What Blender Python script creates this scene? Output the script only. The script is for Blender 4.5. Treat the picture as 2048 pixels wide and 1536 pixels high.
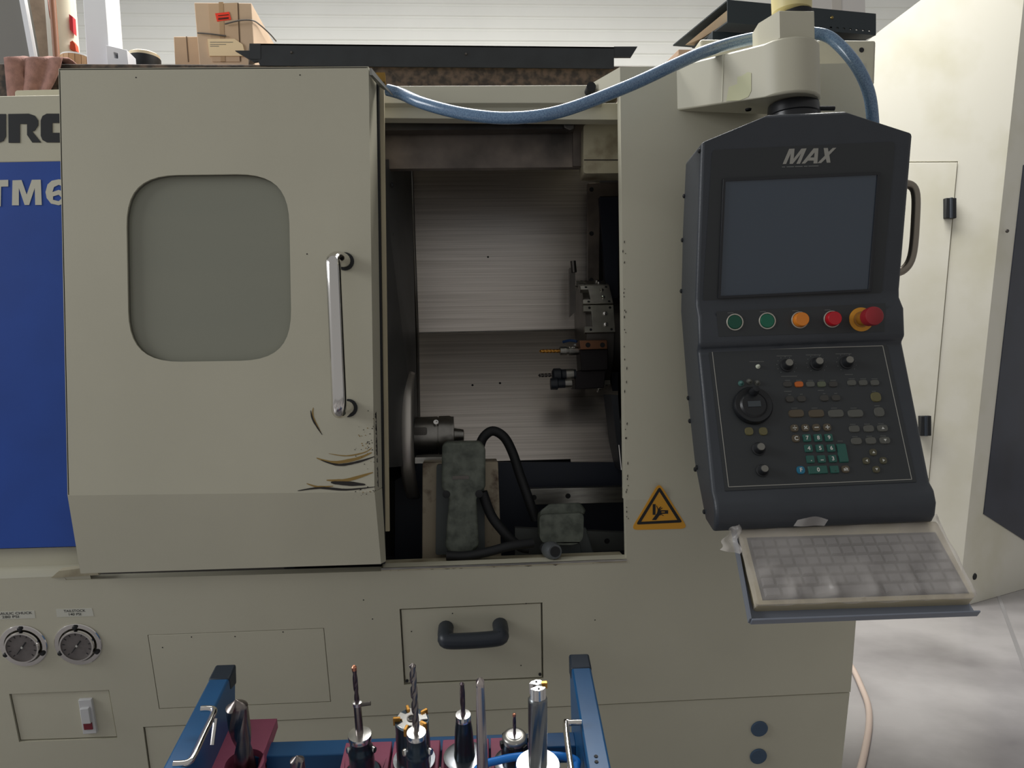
import bpy, bmesh, math, random
from mathutils import Vector, Matrix, geometry
random.seed(7)
V = Vector
for o in list(bpy.data.objects): bpy.data.objects.remove(o)
SC = bpy.context.scene
COL = SC.collection
# ------------------------------------------------------------------ camera
F = 1550.0
CAM = V((0, 0, 1.2))
R3 = (Matrix.Rotation(math.radians(-3.5), 3, 'Z') @ Matrix.Rotation(math.radians(90.0), 3, 'X')
      @ Matrix.Rotation(math.radians(-1.2), 3, 'Z'))
cd = bpy.data.cameras.new('camera'); cam = bpy.data.objects.new('camera', cd); COL.objects.link(cam)
cd.sensor_width = 36; cd.lens = F / 2048 * 36; cd.clip_start = 0.02; cd.clip_end = 100
M4 = R3.to_4x4(); M4.translation = CAM; cam.matrix_world = M4
SC.camera = cam
# ------------------------------------------------------------------ light
w = bpy.data.worlds.new('hall_light'); SC.world = w; w.use_nodes = True
wb = w.node_tree.nodes['Background']; wb.inputs[0].default_value = (1.0, 0.985, 0.96, 1); wb.inputs[1].default_value = 0.305
def area(name, loc, target, sx, sy, power, col):
    l = bpy.data.lights.new(name, 'AREA'); l.shape = 'RECTANGLE'; l.size = sx; l.size_y = sy; l.energy = power; l.color = col
    o = bpy.data.objects.new(name, l); COL.objects.link(o); o.location = loc
    o.rotation_euler = (V(target) - V(loc)).to_track_quat('-Z', 'Y').to_euler()
    return o
area('roof_skylight_offscreen', (0.1, 3.0, 4.6), (0.1, 3.0, 0), 4.4, 0.9, 345, (1.0, 0.985, 0.95))
area('window_left_offscreen', (-4.6, 0.4, 2.9), (0.4, 1.3, 1.3), 2.2, 1.8, 95, (0.96, 0.98, 1.0))
SC.view_settings.view_transform = 'Standard'; SC.view_settings.look = 'None'
SC.view_settings.exposure = 0.0; SC.view_settings.gamma = 1.0; SC.view_settings.use_curve_mapping = False
# ------------------------------------------------------------------ pixel helpers
def ray(px, py):
    return R3 @ V(((px - 1024) / F, -(py - 768) / F, -1.0))
class Pl:
    def __init__(s, p, n, u=None):
        s.p = V(p); s.n = V(n).normalized()
        u = V(u) if u else V((1, 0, 0))
        s.u = (u - s.n * u.dot(s.n)).normalized(); s.v = s.n.cross(s.u)
        if s.v.z < 0: s.v = -s.v
    def off(s, d): return Pl(s.p + s.n * d, s.n, s.u)
def on(px, py, pl):
    d = ray(px, py); t = (pl.p - CAM).dot(pl.n) / d.dot(pl.n)
    return CAM + d * t
def YP(y): return Pl((0, y, 0), (0, -1, 0))
def at(px, py, y): return on(px, py, YP(y))
def PD(px, py, d): return CAM + ray(px, py) * d
def ppm(p):                                   # metres per pixel at p
    return -(R3.inverted() @ (p - CAM)).z / F
def ons(pts, pl): return [on(x, y, pl) for x, y in pts]
# ------------------------------------------------------------------ materials
def lin(c): return tuple((x / 12.92 if x <= 0.04045 else ((x + 0.055) / 1.055) ** 2.4) for x in c)
def rgb(r, g, b): return lin((r / 255, g / 255, b / 255)) + (1,)
MATS = {}
def mat(name, col, rough=0.5, metal=0.0, var=0.0, scale=8.0, col2=None, bump=0.0, bscale=60.0, stretch=None, spec=0.5,
        emit=None, lo=0.4, hi=0.65, alpha=1.0, coat=0.0, detail=5):
    if name in MATS: return MATS[name]
    m = bpy.data.materials.new(name); m.use_nodes = True; nt = m.node_tree; N = nt.nodes; L = nt.links
    b = N['Principled BSDF']
    b.inputs['Base Color'].default_value = rgb(*col); b.inputs['Roughness'].default_value = rough
    b.inputs['Metallic'].default_value = metal; b.inputs['Specular IOR Level'].default_value = spec
    b.inputs['Coat Weight'].default_value = coat
    tc = N.new('ShaderNodeTexCoord'); mp = N.new('ShaderNodeMapping'); L.new(tc.outputs['Object'], mp.inputs[0])
    if stretch: mp.inputs['Scale'].default_value = stretch
    if var or col2:
        n = N.new('ShaderNodeTexNoise'); n.inputs['Scale'].default_value = scale; n.inputs['Detail'].default_value = detail
        L.new(mp.outputs[0], n.inputs['Vector'])
        r = N.new('ShaderNodeValToRGB'); L.new(n.outputs[0], r.inputs[0])
        r.color_ramp.elements[0].position = lo; r.color_ramp.elements[1].position = hi
        a = rgb(*col); c = rgb(*col2) if col2 else tuple(x * (1 - var) for x in a[:3]) + (1,)
        r.color_ramp.elements[0].color = a; r.color_ramp.elements[1].color = c
        L.new(r.outputs[0], b.inputs['Base Color'])
    if bump:
        n2 = N.new('ShaderNodeTexNoise'); n2.inputs['Scale'].default_value = bscale; n2.inputs['Detail'].default_value = 3
        L.new(mp.outputs[0], n2.inputs['Vector'])
        bp = N.new('ShaderNodeBump'); bp.inputs['Strength'].default_value = bump; bp.inputs['Distance'].default_value = 0.002
        L.new(n2.outputs[0], bp.inputs['Height']); L.new(bp.outputs[0], b.inputs['Normal'])
    if emit:
        b.inputs['Emission Color'].default_value = rgb(*emit[:3]); b.inputs['Emission Strength'].default_value = emit[3]
    if alpha < 1:
        b.inputs['Alpha'].default_value = alpha
    MATS[name] = m
    return m
cream = mat('cream_paint', (198, 194, 174), 0.42, var=0.06, scale=3, bump=0.05, bscale=300)
cream2 = cream
creamd = mat('cream_paint_grimy', (176, 168, 142), 0.5, col2=(112, 98, 74), scale=14, lo=0.5, hi=0.75)
bluep = mat('blue_paint', (28, 74, 164), 0.45, var=0.15, scale=5)
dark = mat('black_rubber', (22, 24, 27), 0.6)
black = mat('dark_casting_paint', (58, 61, 66), 0.6)
bplast = mat('black_plastic', (38, 44, 52), 0.42)
chrome = mat('polished_chrome', (225, 222, 218), 0.12, 1.0)
steel = mat('machined_steel', (170, 168, 162), 0.32, 1.0, var=0.25, scale=20, stretch=(1, 1, 8))
steeld = mat('dark_oily_steel', (116, 112, 108), 0.42, 1.0, var=0.3, scale=12)
gun = mat('gunmetal_console', (54, 58, 64), 0.42, var=0.05, scale=30, bump=0.15, bscale=500)
gunface = mat('dark_overlay', (47, 50, 52), 0.45)
white = mat('white_print', (205, 205, 198), 0.5)
greyprint = mat('grey_print', (112, 114, 112), 0.5)
wood = mat('grimy_timber', (88, 74, 64), 0.8, col2=(46, 41, 38), scale=55, lo=0.38, hi=0.62, bump=0.4, bscale=50)
card = mat('cardboard', (214, 186, 156), 0.8, var=0.12, scale=6)
# ------------------------------------------------------------------ objects
WL = {}
def empty(name, loc, label, cat, group=None):
    o = bpy.data.objects.new(name, None); COL.objects.link(o); o.location = loc; WL[o] = V(loc)
    o.empty_display_size = 0.05
    tag(o, label, cat, group); return o
def tag(o, label=None, cat=None, group=None, kind=None):
    if label: o['label'] = label
    if cat: o['category'] = cat
    if group: o['group'] = group
    if kind: o['kind'] = kind
    return o
class MB:
    def __init__(s): s.v = []; s.f = []
    def add(s, vs, fs):
        k = len(s.v); s.v += [V(a) for a in vs]; s.f += [[i + k for i in f] for f in fs]; return s
    def prism(s, pts, vec, holes=()):
        vec = V(vec)
        loops = [list(map(V, pts))] + [list(map(V, h)) for h in holes]
        flat = [p for l in loops for p in l]; n = len(flat)
        if holes or len(pts) > 4: tris = [list(t) for t in geometry.tessellate_polygon(loops)]
        else: tris = [list(range(len(pts)))]
        fs = tris + [[i + n for i in reversed(t)] for t in tris]
        k = 0
        for l in loops:
            m = len(l)
            for i in range(m):
                a, b = k + i, k + (i + 1) % m
                fs.append([a, b, b + n, a + n])
            k += m
        return s.add(flat + [p + vec for p in flat], fs)
    def hull2(s, a, b):                        # two matching loops joined, capped
        n = len(a); fs = [[i, (i + 1) % n, (i + 1) % n + n, i + n] for i in range(n)]
        return s.add(list(a) + list(b), fs + [list(range(n))[::-1], [i + n for i in range(n)]])
    def box(s, c, sx, sy, sz, ax=None):
        u, v, n = ax if ax else (V((1, 0, 0)), V((0, 1, 0)), V((0, 0, 1)))
        c = V(c); P = [c + u * (a * sx / 2) + v * (b * sy / 2) + n * (e * sz / 2) for e in (-1, 1) for a, b in ((-1, -1), (1, -1), (1, 1), (-1, 1))]
        return s.add(P, [[3, 2, 1, 0], [4, 5, 6, 7], [0, 1, 5, 4], [1, 2, 6, 5], [2, 3, 7, 6], [3, 0, 4, 7]])
    def lathe(s, o, ax, prof, seg=32, a0=0.0, a1=2 * math.pi, ref=None, cap=True):
        ax = V(ax).normalized(); o = V(o)
        r = V(ref) if ref else (V((0, 0, 1)) if abs(ax.z) < 0.9 else V((1, 0, 0)))
        e1 = (r - ax * r.dot(ax)).normalized(); e2 = ax.cross(e1)
        full = abs(a1 - a0 - 2 * math.pi) < 1e-6; m = seg if full else seg + 1
        vs = []; fs = []
        for t, rad in prof:
            for i in range(m):
                a = a0 + (a1 - a0) * i / seg
                vs.append(o + ax * t + (e1 * math.cos(a) + e2 * math.sin(a)) * max(rad, 1e-5))
        for j in range(len(prof) - 1):
            for i in range(seg):
                k = (i + 1) % m
                fs.append([j * m + i, j * m + k, (j + 1) * m + k, (j + 1) * m + i])
        if cap and full:
            fs.append(list(range(m))[::-1]); fs.append([(len(prof) - 1) * m + i for i in range(m)])
        return s.add(vs, fs)
    def cyl(s, a, b, r, r2=None, seg=24):
        a, b = V(a), V(b); return s.lathe(a, b - a, [(0, r), ((b - a).length, r if r2 is None else r2)], seg)
    def tube(s, pts, r, seg=12, smooth=6, flat=1.0):
        pts = [V(p) for p in pts]
        if smooth: pts = catmull(pts, smooth)
        n = len(pts); vs = []; fs = []
        t = (pts[1] - pts[0]).normalized(); e = t.orthogonal().normalized()
        for i, p in enumerate(pts):
            t = (pts[min(i + 1, n - 1)] - pts[max(i - 1, 0)]).normalized()
            e = (e - t * e.dot(t)).normalized(); g = t.cross(e)
            for k in range(seg):
                a = 2 * math.pi * k / seg; vs.append(p + (e * math.cos(a) * flat + g * math.sin(a)) * r)
        for i in range(n - 1):
            for k in range(seg):
                q = (k + 1) % seg; fs.append([i * seg + k, i * seg + q, (i + 1) * seg + q, (i + 1) * seg + k])
        fs.append(list(range(seg))[::-1]); fs.append([(n - 1) * seg + k for k in range(seg)])
        return s.add(vs, fs)
    def grid(s, fn, nu, nv, thick=None):
        vs = [fn(i / nu, j / nv) for j in range(nv + 1) for i in range(nu + 1)]
        fs = [[j * (nu + 1) + i, j * (nu + 1) + i + 1, (j + 1) * (nu + 1) + i + 1, (j + 1) * (nu + 1) + i] for j in range(nv) for i in range(nu)]
        return s.add(vs, fs)
    def build(s, name, m, parent=None, bev=0.0, smooth=None, label=None, cat=None, group=None, kind=None, solid=0.0, subsurf=0, seg=2):
        c = sum(s.v, V()) / len(s.v)
        me = bpy.data.meshes.new(name); me.from_pydata([tuple(p - c) for p in s.v], [], s.f)
        bm = bmesh.new(); bm.from_mesh(me); bmesh.ops.recalc_face_normals(bm, faces=bm.faces)
        bm.to_mesh(me); bm.free()
        o = bpy.data.objects.new(name, me); COL.objects.link(o); WL[o] = c
        me.materials.append(m)
        if parent is not None: o.parent = parent; o.location = c - WL[parent]
        else: o.location = c
        if smooth is None: smooth = 35
        if smooth:
            for p in me.polygons: p.use_smooth = True
            me.set_sharp_from_angle(angle=math.radians(smooth))
        if solid:
            d = o.modifiers.new('solid', 'SOLIDIFY'); d.thickness = solid
        if bev:
            b = o.modifiers.new('bevel', 'BEVEL'); b.width = bev; b.segments = seg; b.limit_method = 'ANGLE'; b.angle_limit = math.radians(40)
            b.harden_normals = False
        if subsurf:
            d = o.modifiers.new('sub', 'SUBSURF'); d.levels = d.render_levels = subsurf
        tag(o, label, cat, group, kind)
        return o
def catmull(P, k):
    out = []; n = len(P)
    for i in range(n - 1):
        p0, p1, p2, p3 = P[max(i - 1, 0)], P[i], P[i + 1], P[min(i + 2, n - 1)]
        for j in range(k):
            t = j / k
            out.append(0.5 * ((2 * p1) + (p2 - p0) * t + (2 * p0 - 5 * p1 + 4 * p2 - p3) * t * t + (3 * p1 - p0 - 3 * p2 + p3) * t ** 3))
    out.append(P[-1]); return out
def rrect(c, r, k=6):                           # rounded polygon from corner points
    out = []; n = len(c); c = [V(p) for p in c]
    for i in range(n):
        p = c[i]; a = (c[i - 1] - p); b = (c[(i + 1) % n] - p)
        ra = min(r, a.length * 0.49); rb = min(r, b.length * 0.49)
        s, e = p + a.normalized() * ra, p + b.normalized() * rb
        for j in range(k + 1):
            t = j / k; t2 = t
            q = s * (1 - t2) ** 2 * 1 + p * 2 * t2 * (1 - t2) + e * t2 ** 2
            # pull slightly outward so that a quadratic arc reads as circular
            q = q + (p - q) * 0.06 * math.sin(math.pi * t)
            out.append(q)
    return out
def plate(name, pts, pl, th, m, parent, back=0.0, bev=0.0, holes=(), **k):
    """pixel polygon on plane pl: front surface th proud, back surface `back` behind"""
    P = [p + pl.n * th for p in (ons(pts, pl) if not isinstance(pts[0], Vector) else pts)]
    H = [[p + pl.n * th for p in h] for h in holes]
    return MB().prism(P, pl.n * -(th + back), H).build(name, m, parent, bev=bev, **k)
_dg = None
def text(name, s, c, u, v, h, m, parent, width=None, bold=0.0, shear=0.0, ext=0.0004, align='CENTER', space=1.0):
    cu = bpy.data.curves.new('t', 'FONT'); cu.body = s; cu.size = 1.0; cu.extrude = 0.0; cu.offset = bold; cu.shear = shear
    cu.space_character = space; cu.resolution_u = 3
    t = bpy.data.objects.new('t', cu); COL.objects.link(t)
    bpy.context.view_layer.update()
    me = bpy.data.meshes.new_from_object(t.evaluated_get(bpy.context.evaluated_depsgraph_get()))
    bpy.data.objects.remove(t)
    xs = [a.co.x for a in me.vertices]; ys = [a.co.y for a in me.vertices]
    if not xs: return None
    x0, x1, y0, y1 = min(xs), max(xs), min(ys), max(ys)
    sy = h / (y1 - y0); sx = (width / (x1 - x0)) if width else sy
    n = u.cross(v).normalized()
    b = MB(); vs = [c + u * ((a.co.x - (x0 + x1) / 2) * sx) + v * ((a.co.y - (y0 + y1) / 2) * sy) + n * ext for a in me.vertices]
    b.add(vs, [list(p.vertices) for p in me.polygons])
    bpy.data.meshes.remove(me)
    return b.build(name, m, parent, smooth=0)
# ================================================================== PLANES
FR = YP(1.50)                                   # fixed front face
DO = YP(1.47)                                   # sliding door face
LP = YP(1.56)                                   # headstock panel
LEAN = V((0, -1, -0.24))
LOW = Pl(on(1251, 1000, FR), LEAN)              # undercut lower front
DLOW = Pl(on(134, 991, DO), LEAN)
def drop(p, z, lean=0.24):                      # follow the undercut face down to height z
    return V((p.x, p.y + (p.z - z) * lean, z))
# ================================================================== SETTING
fl = mat('concrete_floor', (160, 157, 157), 0.18, col2=(112, 109, 110), scale=1.1, lo=0.40, hi=0.64, detail=8, bump=0.06, bscale=90)
MB().prism([V((-6, -3, 0)), V((8, -3, 0)), V((8, 8, 0)), V((-6, 8, 0))], (0, 0, -0.1)).build('floor', fl, kind='structure')
j0, j1 = on(2008, 1222, Pl((0, 0, 0), (0, 0, 1))), on(2060, 1365, Pl((0, 0, 0), (0, 0, 1)))
jd = (j1 - j0).normalized(); js = V((jd.y, -jd.x, 0)) * 0.008
fo = bpy.data.objects['floor']
MB().prism([j0 - jd * 1.5 - js, j0 - jd * 1.5 + js, j1 + jd * 2 + js, j1 + jd * 2 - js], (0, 0, 0.002)).build('expansion_joint', mat('joint_sealant', (128, 126, 126), 0.6), fo)
# profiled back wall: every rib modelled
WY = 6.3
b = MB(); prof = []; z = 0.0; pitch = 0.1
while z < 5.6:
    prof += [(z, 0), (z + pitch * 0.72, 0), (z + pitch * 0.80, 0.008), (z + pitch * 0.92, 0.008)]; z += pitch
vs = [V((x, WY + d, zz)) for zz, d in prof for x in (-6, 8)]
b.add(vs, [[2 * i, 2 * i + 1, 2 * i + 3, 2 * i + 2] for i in range(len(prof) - 1)])
b.prism([V((-6, WY + 0.02, 0)), V((8, WY + 0.02, 0)), V((8, WY + 0.02, z)), V((-6, WY + 0.02, z))], (0, 0.06, 0))
b.build('wall_back', mat('white_wall_sheet', (238, 238, 232), 0.45, var=0.04, scale=2), kind='structure', smooth=0)
# ================================================================== LATHE
base = V((0.0, 1.9, 0.0))
LA = empty('turning_lathe', base, 'cream and blue industrial turning lathe with its front door slid open', 'lathe')
# ---- right column and lower front
col_pts = [(1240, 134), (1734, 126), (1724, 985), (1251, 1000)]
P = ons(col_pts, FR)
fc = MB().prism(P, (0, 0.03, 0)).build('column_panel', cream, LA)
# chamfered inner return of the column
c0, c1 = on(1240, 134, FR), on(1251, 1000, FR)
zq = on(1240, 176, FR).z
rt = [V((0.273, 1.585, c0.z)), V((0.273, 1.585, zq))]
cq = V((c0.x, 1.5, zq))
MB().hull2([c0, cq, cq + V((0.004, 0.03, 0)), c0 + V((0.004, 0.03, 0))],
           [rt[0], rt[1], rt[1] + V((0.01, 0, 0)), rt[0] + V((0.01, 0, 0))]).build('column_return', cream, LA)
# top of column and side and rear (solid body behind the front)
xr = P[1].x
MB().box(((c0.x + xr) / 2 + 0.02, 1.83, c0.z - 0.01), xr - c0.x - 0.02, 0.6, 0.02).build('column_top', cream, LA, bev=0.002)
# lower front with real cut-outs for the inset panels
access_px = [(295, 1270), (648, 1256), (662, 1404), (318, 1418)]
switch_px = [(18, 1388), (218, 1380), (235, 1477), (38, 1484)]
drawer_px = [(799, 1218), (1085, 1205), (1087, 1358), (808, 1370)]
seamL, seamR = on(286, 1454, LOW), on(1701, 1384, LOW)
low_poly = ons([(-330, 1172), (128, 1153.5), (132, 1160), (763, 1142.5), (766, 1136), (1253, 1118), (1251, 1000), (1724, 985), (1712, 1240)], LOW) + [seamR, seamL, drop(seamL, 0.04), drop(on(-330, 1172, LOW), 0.04)]
sx_ = min(seamR.x, drop(seamR, .04).x, on(1712, 1240, LOW).x); zb_ = on(1724, 985, FR).z
pb_ = [V((sx_, 1.528, c0.z - .02)), V((sx_, 1.528, zb_)), V((sx_, 1.528 + (zb_ - .04) * .24, .04)), V((sx_, 2.13, .04)), V((sx_, 2.13, c0.z - .02))]
MB().prism(pb_, (-.015, 0, 0)).build('side_panel', cream, LA)
def gauge_hole(cx, cy):
    c = on(cx, cy, LOW); r = 46 * ppm(c) * .83
    return [c + LOW.u * r * math.cos(2 * math.pi * i / 32) + LOW.v * r * math.sin(2 * math.pi * i / 32) for i in range(32)]
holes = [ons(access_px, LOW), ons(switch_px, LOW), ons(drawer_px, LOW), gauge_hole(48, 1291), gauge_hole(157, 1288)]
lf = plate('lower_front_panel', low_poly, LOW, 0.0, cream2, LA, back=0.02, holes=holes)
def inset(name, px, gap, depth=0.0, m=cream2):
    q = ons(px, LOW); c = sum(q, V()) / 4
    q2 = []
    for p in q:
        d = (p - c); q2.append(p - V((math.copysign(gap, d.x), 0, 0)) - (LOW.v * math.copysign(gap, d.z)))
    pan = MB().prism([p - LOW.n * depth for p in q2], -LOW.n * 0.006).build(name, m, LA, bev=0.0008)
    MB().prism([p - LOW.n * 0.016 for p in [c + (p - c) * 1.05 for p in q]], -LOW.n * 0.004).build('panel_recess', cream2, lf)
    return pan
acc = inset('access_panel', access_px, 0.0011)
swp = inset('switch_panel', switch_px, 0.0022, 0.003)
drw = inset('chip_drawer', drawer_px, 0.0032, 0.002, cream2)
# kick panel
kick = [seamL + LOW.v * -0.003, seamR + LOW.v * -0.003, drop(seamR, 0.04), drop(seamL, 0.04)]
kick[0] = kick[0] + V((0.0025, 0, 0)); kick[3] = kick[3] + V((0.0025, 0, 0))
kp = MB().prism([p - LOW.n * 0.002 for p in kick], -LOW.n * 0.012).build('kick_panel', cream2, LA, bev=0.001)
MB().prism([p - LOW.n * 0.018 for p in [seamL + LOW.v * 0.02, seamR + LOW.v * 0.02, drop(seamR, 0.05), drop(seamL, 0.05)]], -LOW.n * 0.004).build('kick_panel_recess', cream2, lf)
for px in ((1519, 1458), (1517, 1513)):         # slotted bolt caps
    c = on(*px, LOW); r = 17 * ppm(c)
    cap = MB().lathe(c, LOW.n, [(-0.004, r), (0.001, r), (0.002, r * 0.93), (0.0015, r * 0.2)], 28).build('bolt_cap', mat('blue_grey_cap', (62, 84, 108), 0.45), kp)
    cap['label'] = 'blue grey slotted bolt cap'
    a = math.radians(60)
    d = LOW.u * math.cos(a) + LOW.v * math.sin(a); e = LOW.n.cross(d)
kick_floor = V((0, LOW.p.y, 0))
MB().box((0.1, 2.05, 0.03), 1.35, 0.5, 0.06).build('machine_foot', dark, LA)
# drawer handle
def handle(name, pts, r, m, parent, seg=16, **k):
    return MB().tube(pts, r, seg).build(name, m, parent, **k)
q = [on(892, 1256, LOW), on(893, 1288, LOW), on(1000, 1283, LOW), on(1000, 1250, LOW)]
n = LOW.n
hp = [q[0] - n * 0.004, q[0] + n * 0.022, q[0] + n * 0.034 - LOW.v * 0.008, q[1] + n * 0.04 + LOW.v * 0.012, q[1] + n * 0.040 + LOW.u * 0.008]
hp += [q[2] + n * 0.040 - LOW.u * 0.008, q[2] + n * 0.04 + LOW.v * 0.012, q[3] + n * 0.034 - LOW.v * 0.008, q[3] + n * 0.022, q[3] - n * 0.004]
hp = [q[0] - n * 0.004, q[0] + n * 0.03, q[0] + n * 0.042 + LOW.u * 0.01 - LOW.v * .004, q[3] + n * 0.042 - LOW.u * 0.01 - LOW.v * .004, q[3] + n * 0.03, q[3] - n * 0.004]
MB().tube(hp, 0.0155, 16, 8).build('drawer_handle', bplast, drw)['label'] = 'black plastic bow handle'
for px in ((814, 1362), (1080, 1349)):
    c = on(*px, LOW); MB().lathe(c, LOW.n, [(-0.005, 0.003), (0.001, 0.003)], 10).build('drawer_rivet', dark, drw)
# ---- toggle breaker
sw = [(158, 1398), (184, 1397), (195, 1464), (168, 1466)]
so = plate('breaker_housing', sw, LOW, 0.004, mat('breaker_white', (205, 205, 205), 0.4), swp, back=0.004, bev=0.001)
plate('breaker_lever', [(164, 1412), (181, 1411), (186, 1441), (168, 1442)], LOW, 0.010, MATS['breaker_white'], swp, back=-0.003, bev=0.001)
plate('breaker_flag', [(169, 1443), (186, 1442), (188, 1455), (171, 1456)], LOW, 0.006, mat('breaker_red', (120, 28, 44), 0.5), swp, back=-0.003)['label'] = 'dark red breaker flag'
# ---- pressure gauges and their stickers
dial = mat('gauge_dial', (112, 106, 104), 0.3, var=0.2, scale=60)
for cx, cy in ((48, 1291), (157, 1288)):
    c = on(cx, cy, LOW); k = ppm(c); r = 46 * k
    g = MB().lathe(c, LOW.n, [(-0.002, r), (0.002, r), (0.003, r * 0.97), (0.003, r * 0.80), (-0.002, r * 0.80)], 40, cap=False).build('pressure_gauge', chrome, LA)
    MB().lathe(c, LOW.n, [(-0.055, r * 0.3), (-0.055, r * 0.70), (-0.002, r * 0.70)], 32).build('gauge_case', dark, g)
    e = c + LOW.u * r * 0.0 + LOW.v * r * .0
    MB().lathe(e, LOW.n, [(-0.012, r * 0.74), (0.008, r * 0.73), (0.010, r * 0.71), (0.010, r * 0.65), (0.006, r * 0.65)], 40, cap=False).build('gauge_bezel', chrome, g)
    MB().lathe(e, LOW.n, [(0.002, r * 0.68), (0.0065, r * 0.675)], 40).build('gauge_dial', dial, g)
    ax = (LOW.u * 0.62 + LOW.v * 0.78).normalized(); sd = LOW.n.cross(ax)
    f0 = e + LOW.n * 0.0071
    MB().prism([f0 - ax * r * 0.42 - sd * r * 0.012, f0 + ax * r * 0.3 - sd * r * 0.03, f0 + ax * r * 0.3 + sd * r * 0.03, f0 - ax * r * 0.42 + sd * r * 0.012], LOW.n * 0.0006).build('gauge_needle', dark, g)
    MB().lathe(f0, LOW.n, [(0, r * 0.05), (0.002, r * 0.04)], 12).build('needle_hub', white, g)
    for i in range(11):
        a = math.radians(225 - 27 * i); d = LOW.u * math.cos(a) + LOW.v * math.sin(a); s = LOW.n.cross(d)
        p0 = e + LOW.n * 0.0069 + d * r * 0.5
        MB().prism([p0 - s * r * .015, p0 + d * r * .1 - s * r * .015, p0 + d * r * .1 + s * r * .015, p0 + s * r * .015], LOW.n * 0.0003).build('dial_mark', dark, g)
    for a in (90, -25, 205):
        d = LOW.u * math.cos(math.radians(a)) + LOW.v * math.sin(math.radians(a))
        MB().lathe(c + d * r * 0.86, LOW.n, [(0, r * 0.10), (0.006, r * 0.10), (0.008, r * 0.06)], 14).build('gauge_screw', dark, g)
stk = mat('sticker_white', (206, 205, 192), 0.45)
for px, l1, l2 in (([(-30, 1224), (69, 1221), (71, 1236), (-29, 1240)], 'HYDRAULIC CHUCK', '280 PSI'), ([(112, 1218), (184, 1216), (188, 1232), (114, 1234)], 'TAILSTOCK', '140 PSI')):
    s = plate('label_sticker', px, LOW, 0.0005, stk, LA)
    q = ons(px, LOW.off(0.0006)); u = (q[1] - q[0]).normalized(); v = (u.cross(LOW.n) * -1).normalized()
    if v.z < 0: v = -v
    c = sum(q, V()) / 4; W = (q[1] - q[0]).length
    text('sticker_lettering', l1, c + v * 0.0037, u, v, 0.0052, dark, s, width=W * (0.9 if 'H' == l1[0] else 0.6), bold=0.005)
    text('sticker_lettering', l2, c - v * 0.0035, u, v, 0.0052, dark, s, width=W * 0.34, bold=0.005)
# ---- warning triangle
yel = mat('warning_yellow', (222, 158, 36), 0.45)
tri = rrect(ons([(1318, 964), (1376, 1057), (1261, 1060)], LOW), 0.016)
ws = plate('warning_sign', tri, LOW, 0.0006, yel, LA); ws['label'] = 'yellow triangular crush hazard sign'
T = lambda cx, cy: on(1250 + cx * 140 / 2048, 960 + cy * 105 / 1536, LOW)
o_ = rrect([T(1005, 190), T(1680, 1235), T(320, 1300)], 0.006); i_ = [T(1002, 335), T(1528, 1165), T(470, 1218)]
SGN = LOW.off(0.0007)
MB().prism([p + LOW.n * .0007 for p in o_], LOW.n * 0.0003, [[p + LOW.n * .0007 for p in i_]]).build('sign_border', dark, ws)
def pic(pts):
    MB().prism([T(*p) + LOW.n * .0007 for p in pts], LOW.n * 0.0003).build('sign_pictogram', dark, ws)
pic([(808, 702), (892, 702), (888, 1015), (806, 1012)])
pic([(1050, 880), (1258, 880), (1258, 980), (1050, 985), (1050, 950), (1165, 945), (1165, 915), (1050, 915)])
pic([(785, 1165), (905, 1168), (1000, 1035), (1060, 1012), (1120, 1050), (1128, 1035), (1075, 995), (1060, 985), (1060, 890), (1030, 880), (1040, 855), (1100, 815), (1090, 803), (1030, 830), (1005, 850), (1010, 830), (1060, 785), (1050, 770), (990, 810), (972, 850), (930, 745), (912, 750), (955, 870), (935, 960), (905, 1005)])
# ---- headstock panel on the left
hs_top = ons([(-330, 196), (150, 189), (150, 324), (-330, 331)], LP)
hp_ = MB().prism(hs_top, (0, 0.03, 0)).build('headstock_panel', cream, LA, bev=0.003)
blu = plate('blue_panel', [(-330, 331), (160, 322), (175, 1092), (-330, 1106)], LP, 0.0, bluep, LA, back=0.03)
plate('headstock_ledge', [(-330, 1107), (180, 1093), (180, 1128), (-330, 1147)], YP(1.575), 0.0, cream2, LA, back=0.03)
l0 = [on(-330, 1147, YP(1.575)), on(180, 1128, YP(1.575))]
MB().prism([l0[0], l0[1], on(180, 1150, LOW), on(-330, 1171, LOW)], (0, 0.004, -0.01)).build('ledge_top', cream2, LA)
plate('door_track_end', [(120, 1140), (190, 1132), (200, 1148), (104, 1154)], LOW, 0.004, creamd, LA, back=0.01)
# top of headstock
hz = hs_top[1].z
MB().box((-0.86, 1.83, hz - 0.012), 0.9, 0.52, 0.02).build('headstock_top', cream, LA)
MB().prism(rrect(ons([(30, 181), (160, 178), (160, 196), (30, 197)], YP(1.60)), 0.006), (0, 0.2, 0)).build('headstock_cover', cream, LA, bev=0.002)
# lettering on the headstock
def L2(poly, holes=(), m=dark, par=hp_):
    pl = LP.off(0.0)
    pts = [on(x, y, pl) - V((0, 0.0012, 0)) for x, y in poly]; hs = [[on(x, y, pl) - V((0, 0.0012, 0)) for x, y in h] for h in holes]
    MB().prism(pts, (0, 0.0008, 0), hs).build('lettering', m, par)
c700 = lambda pts: [(x * 700 / 2048, y * 700 / 2048) for x, y in pts]
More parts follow.
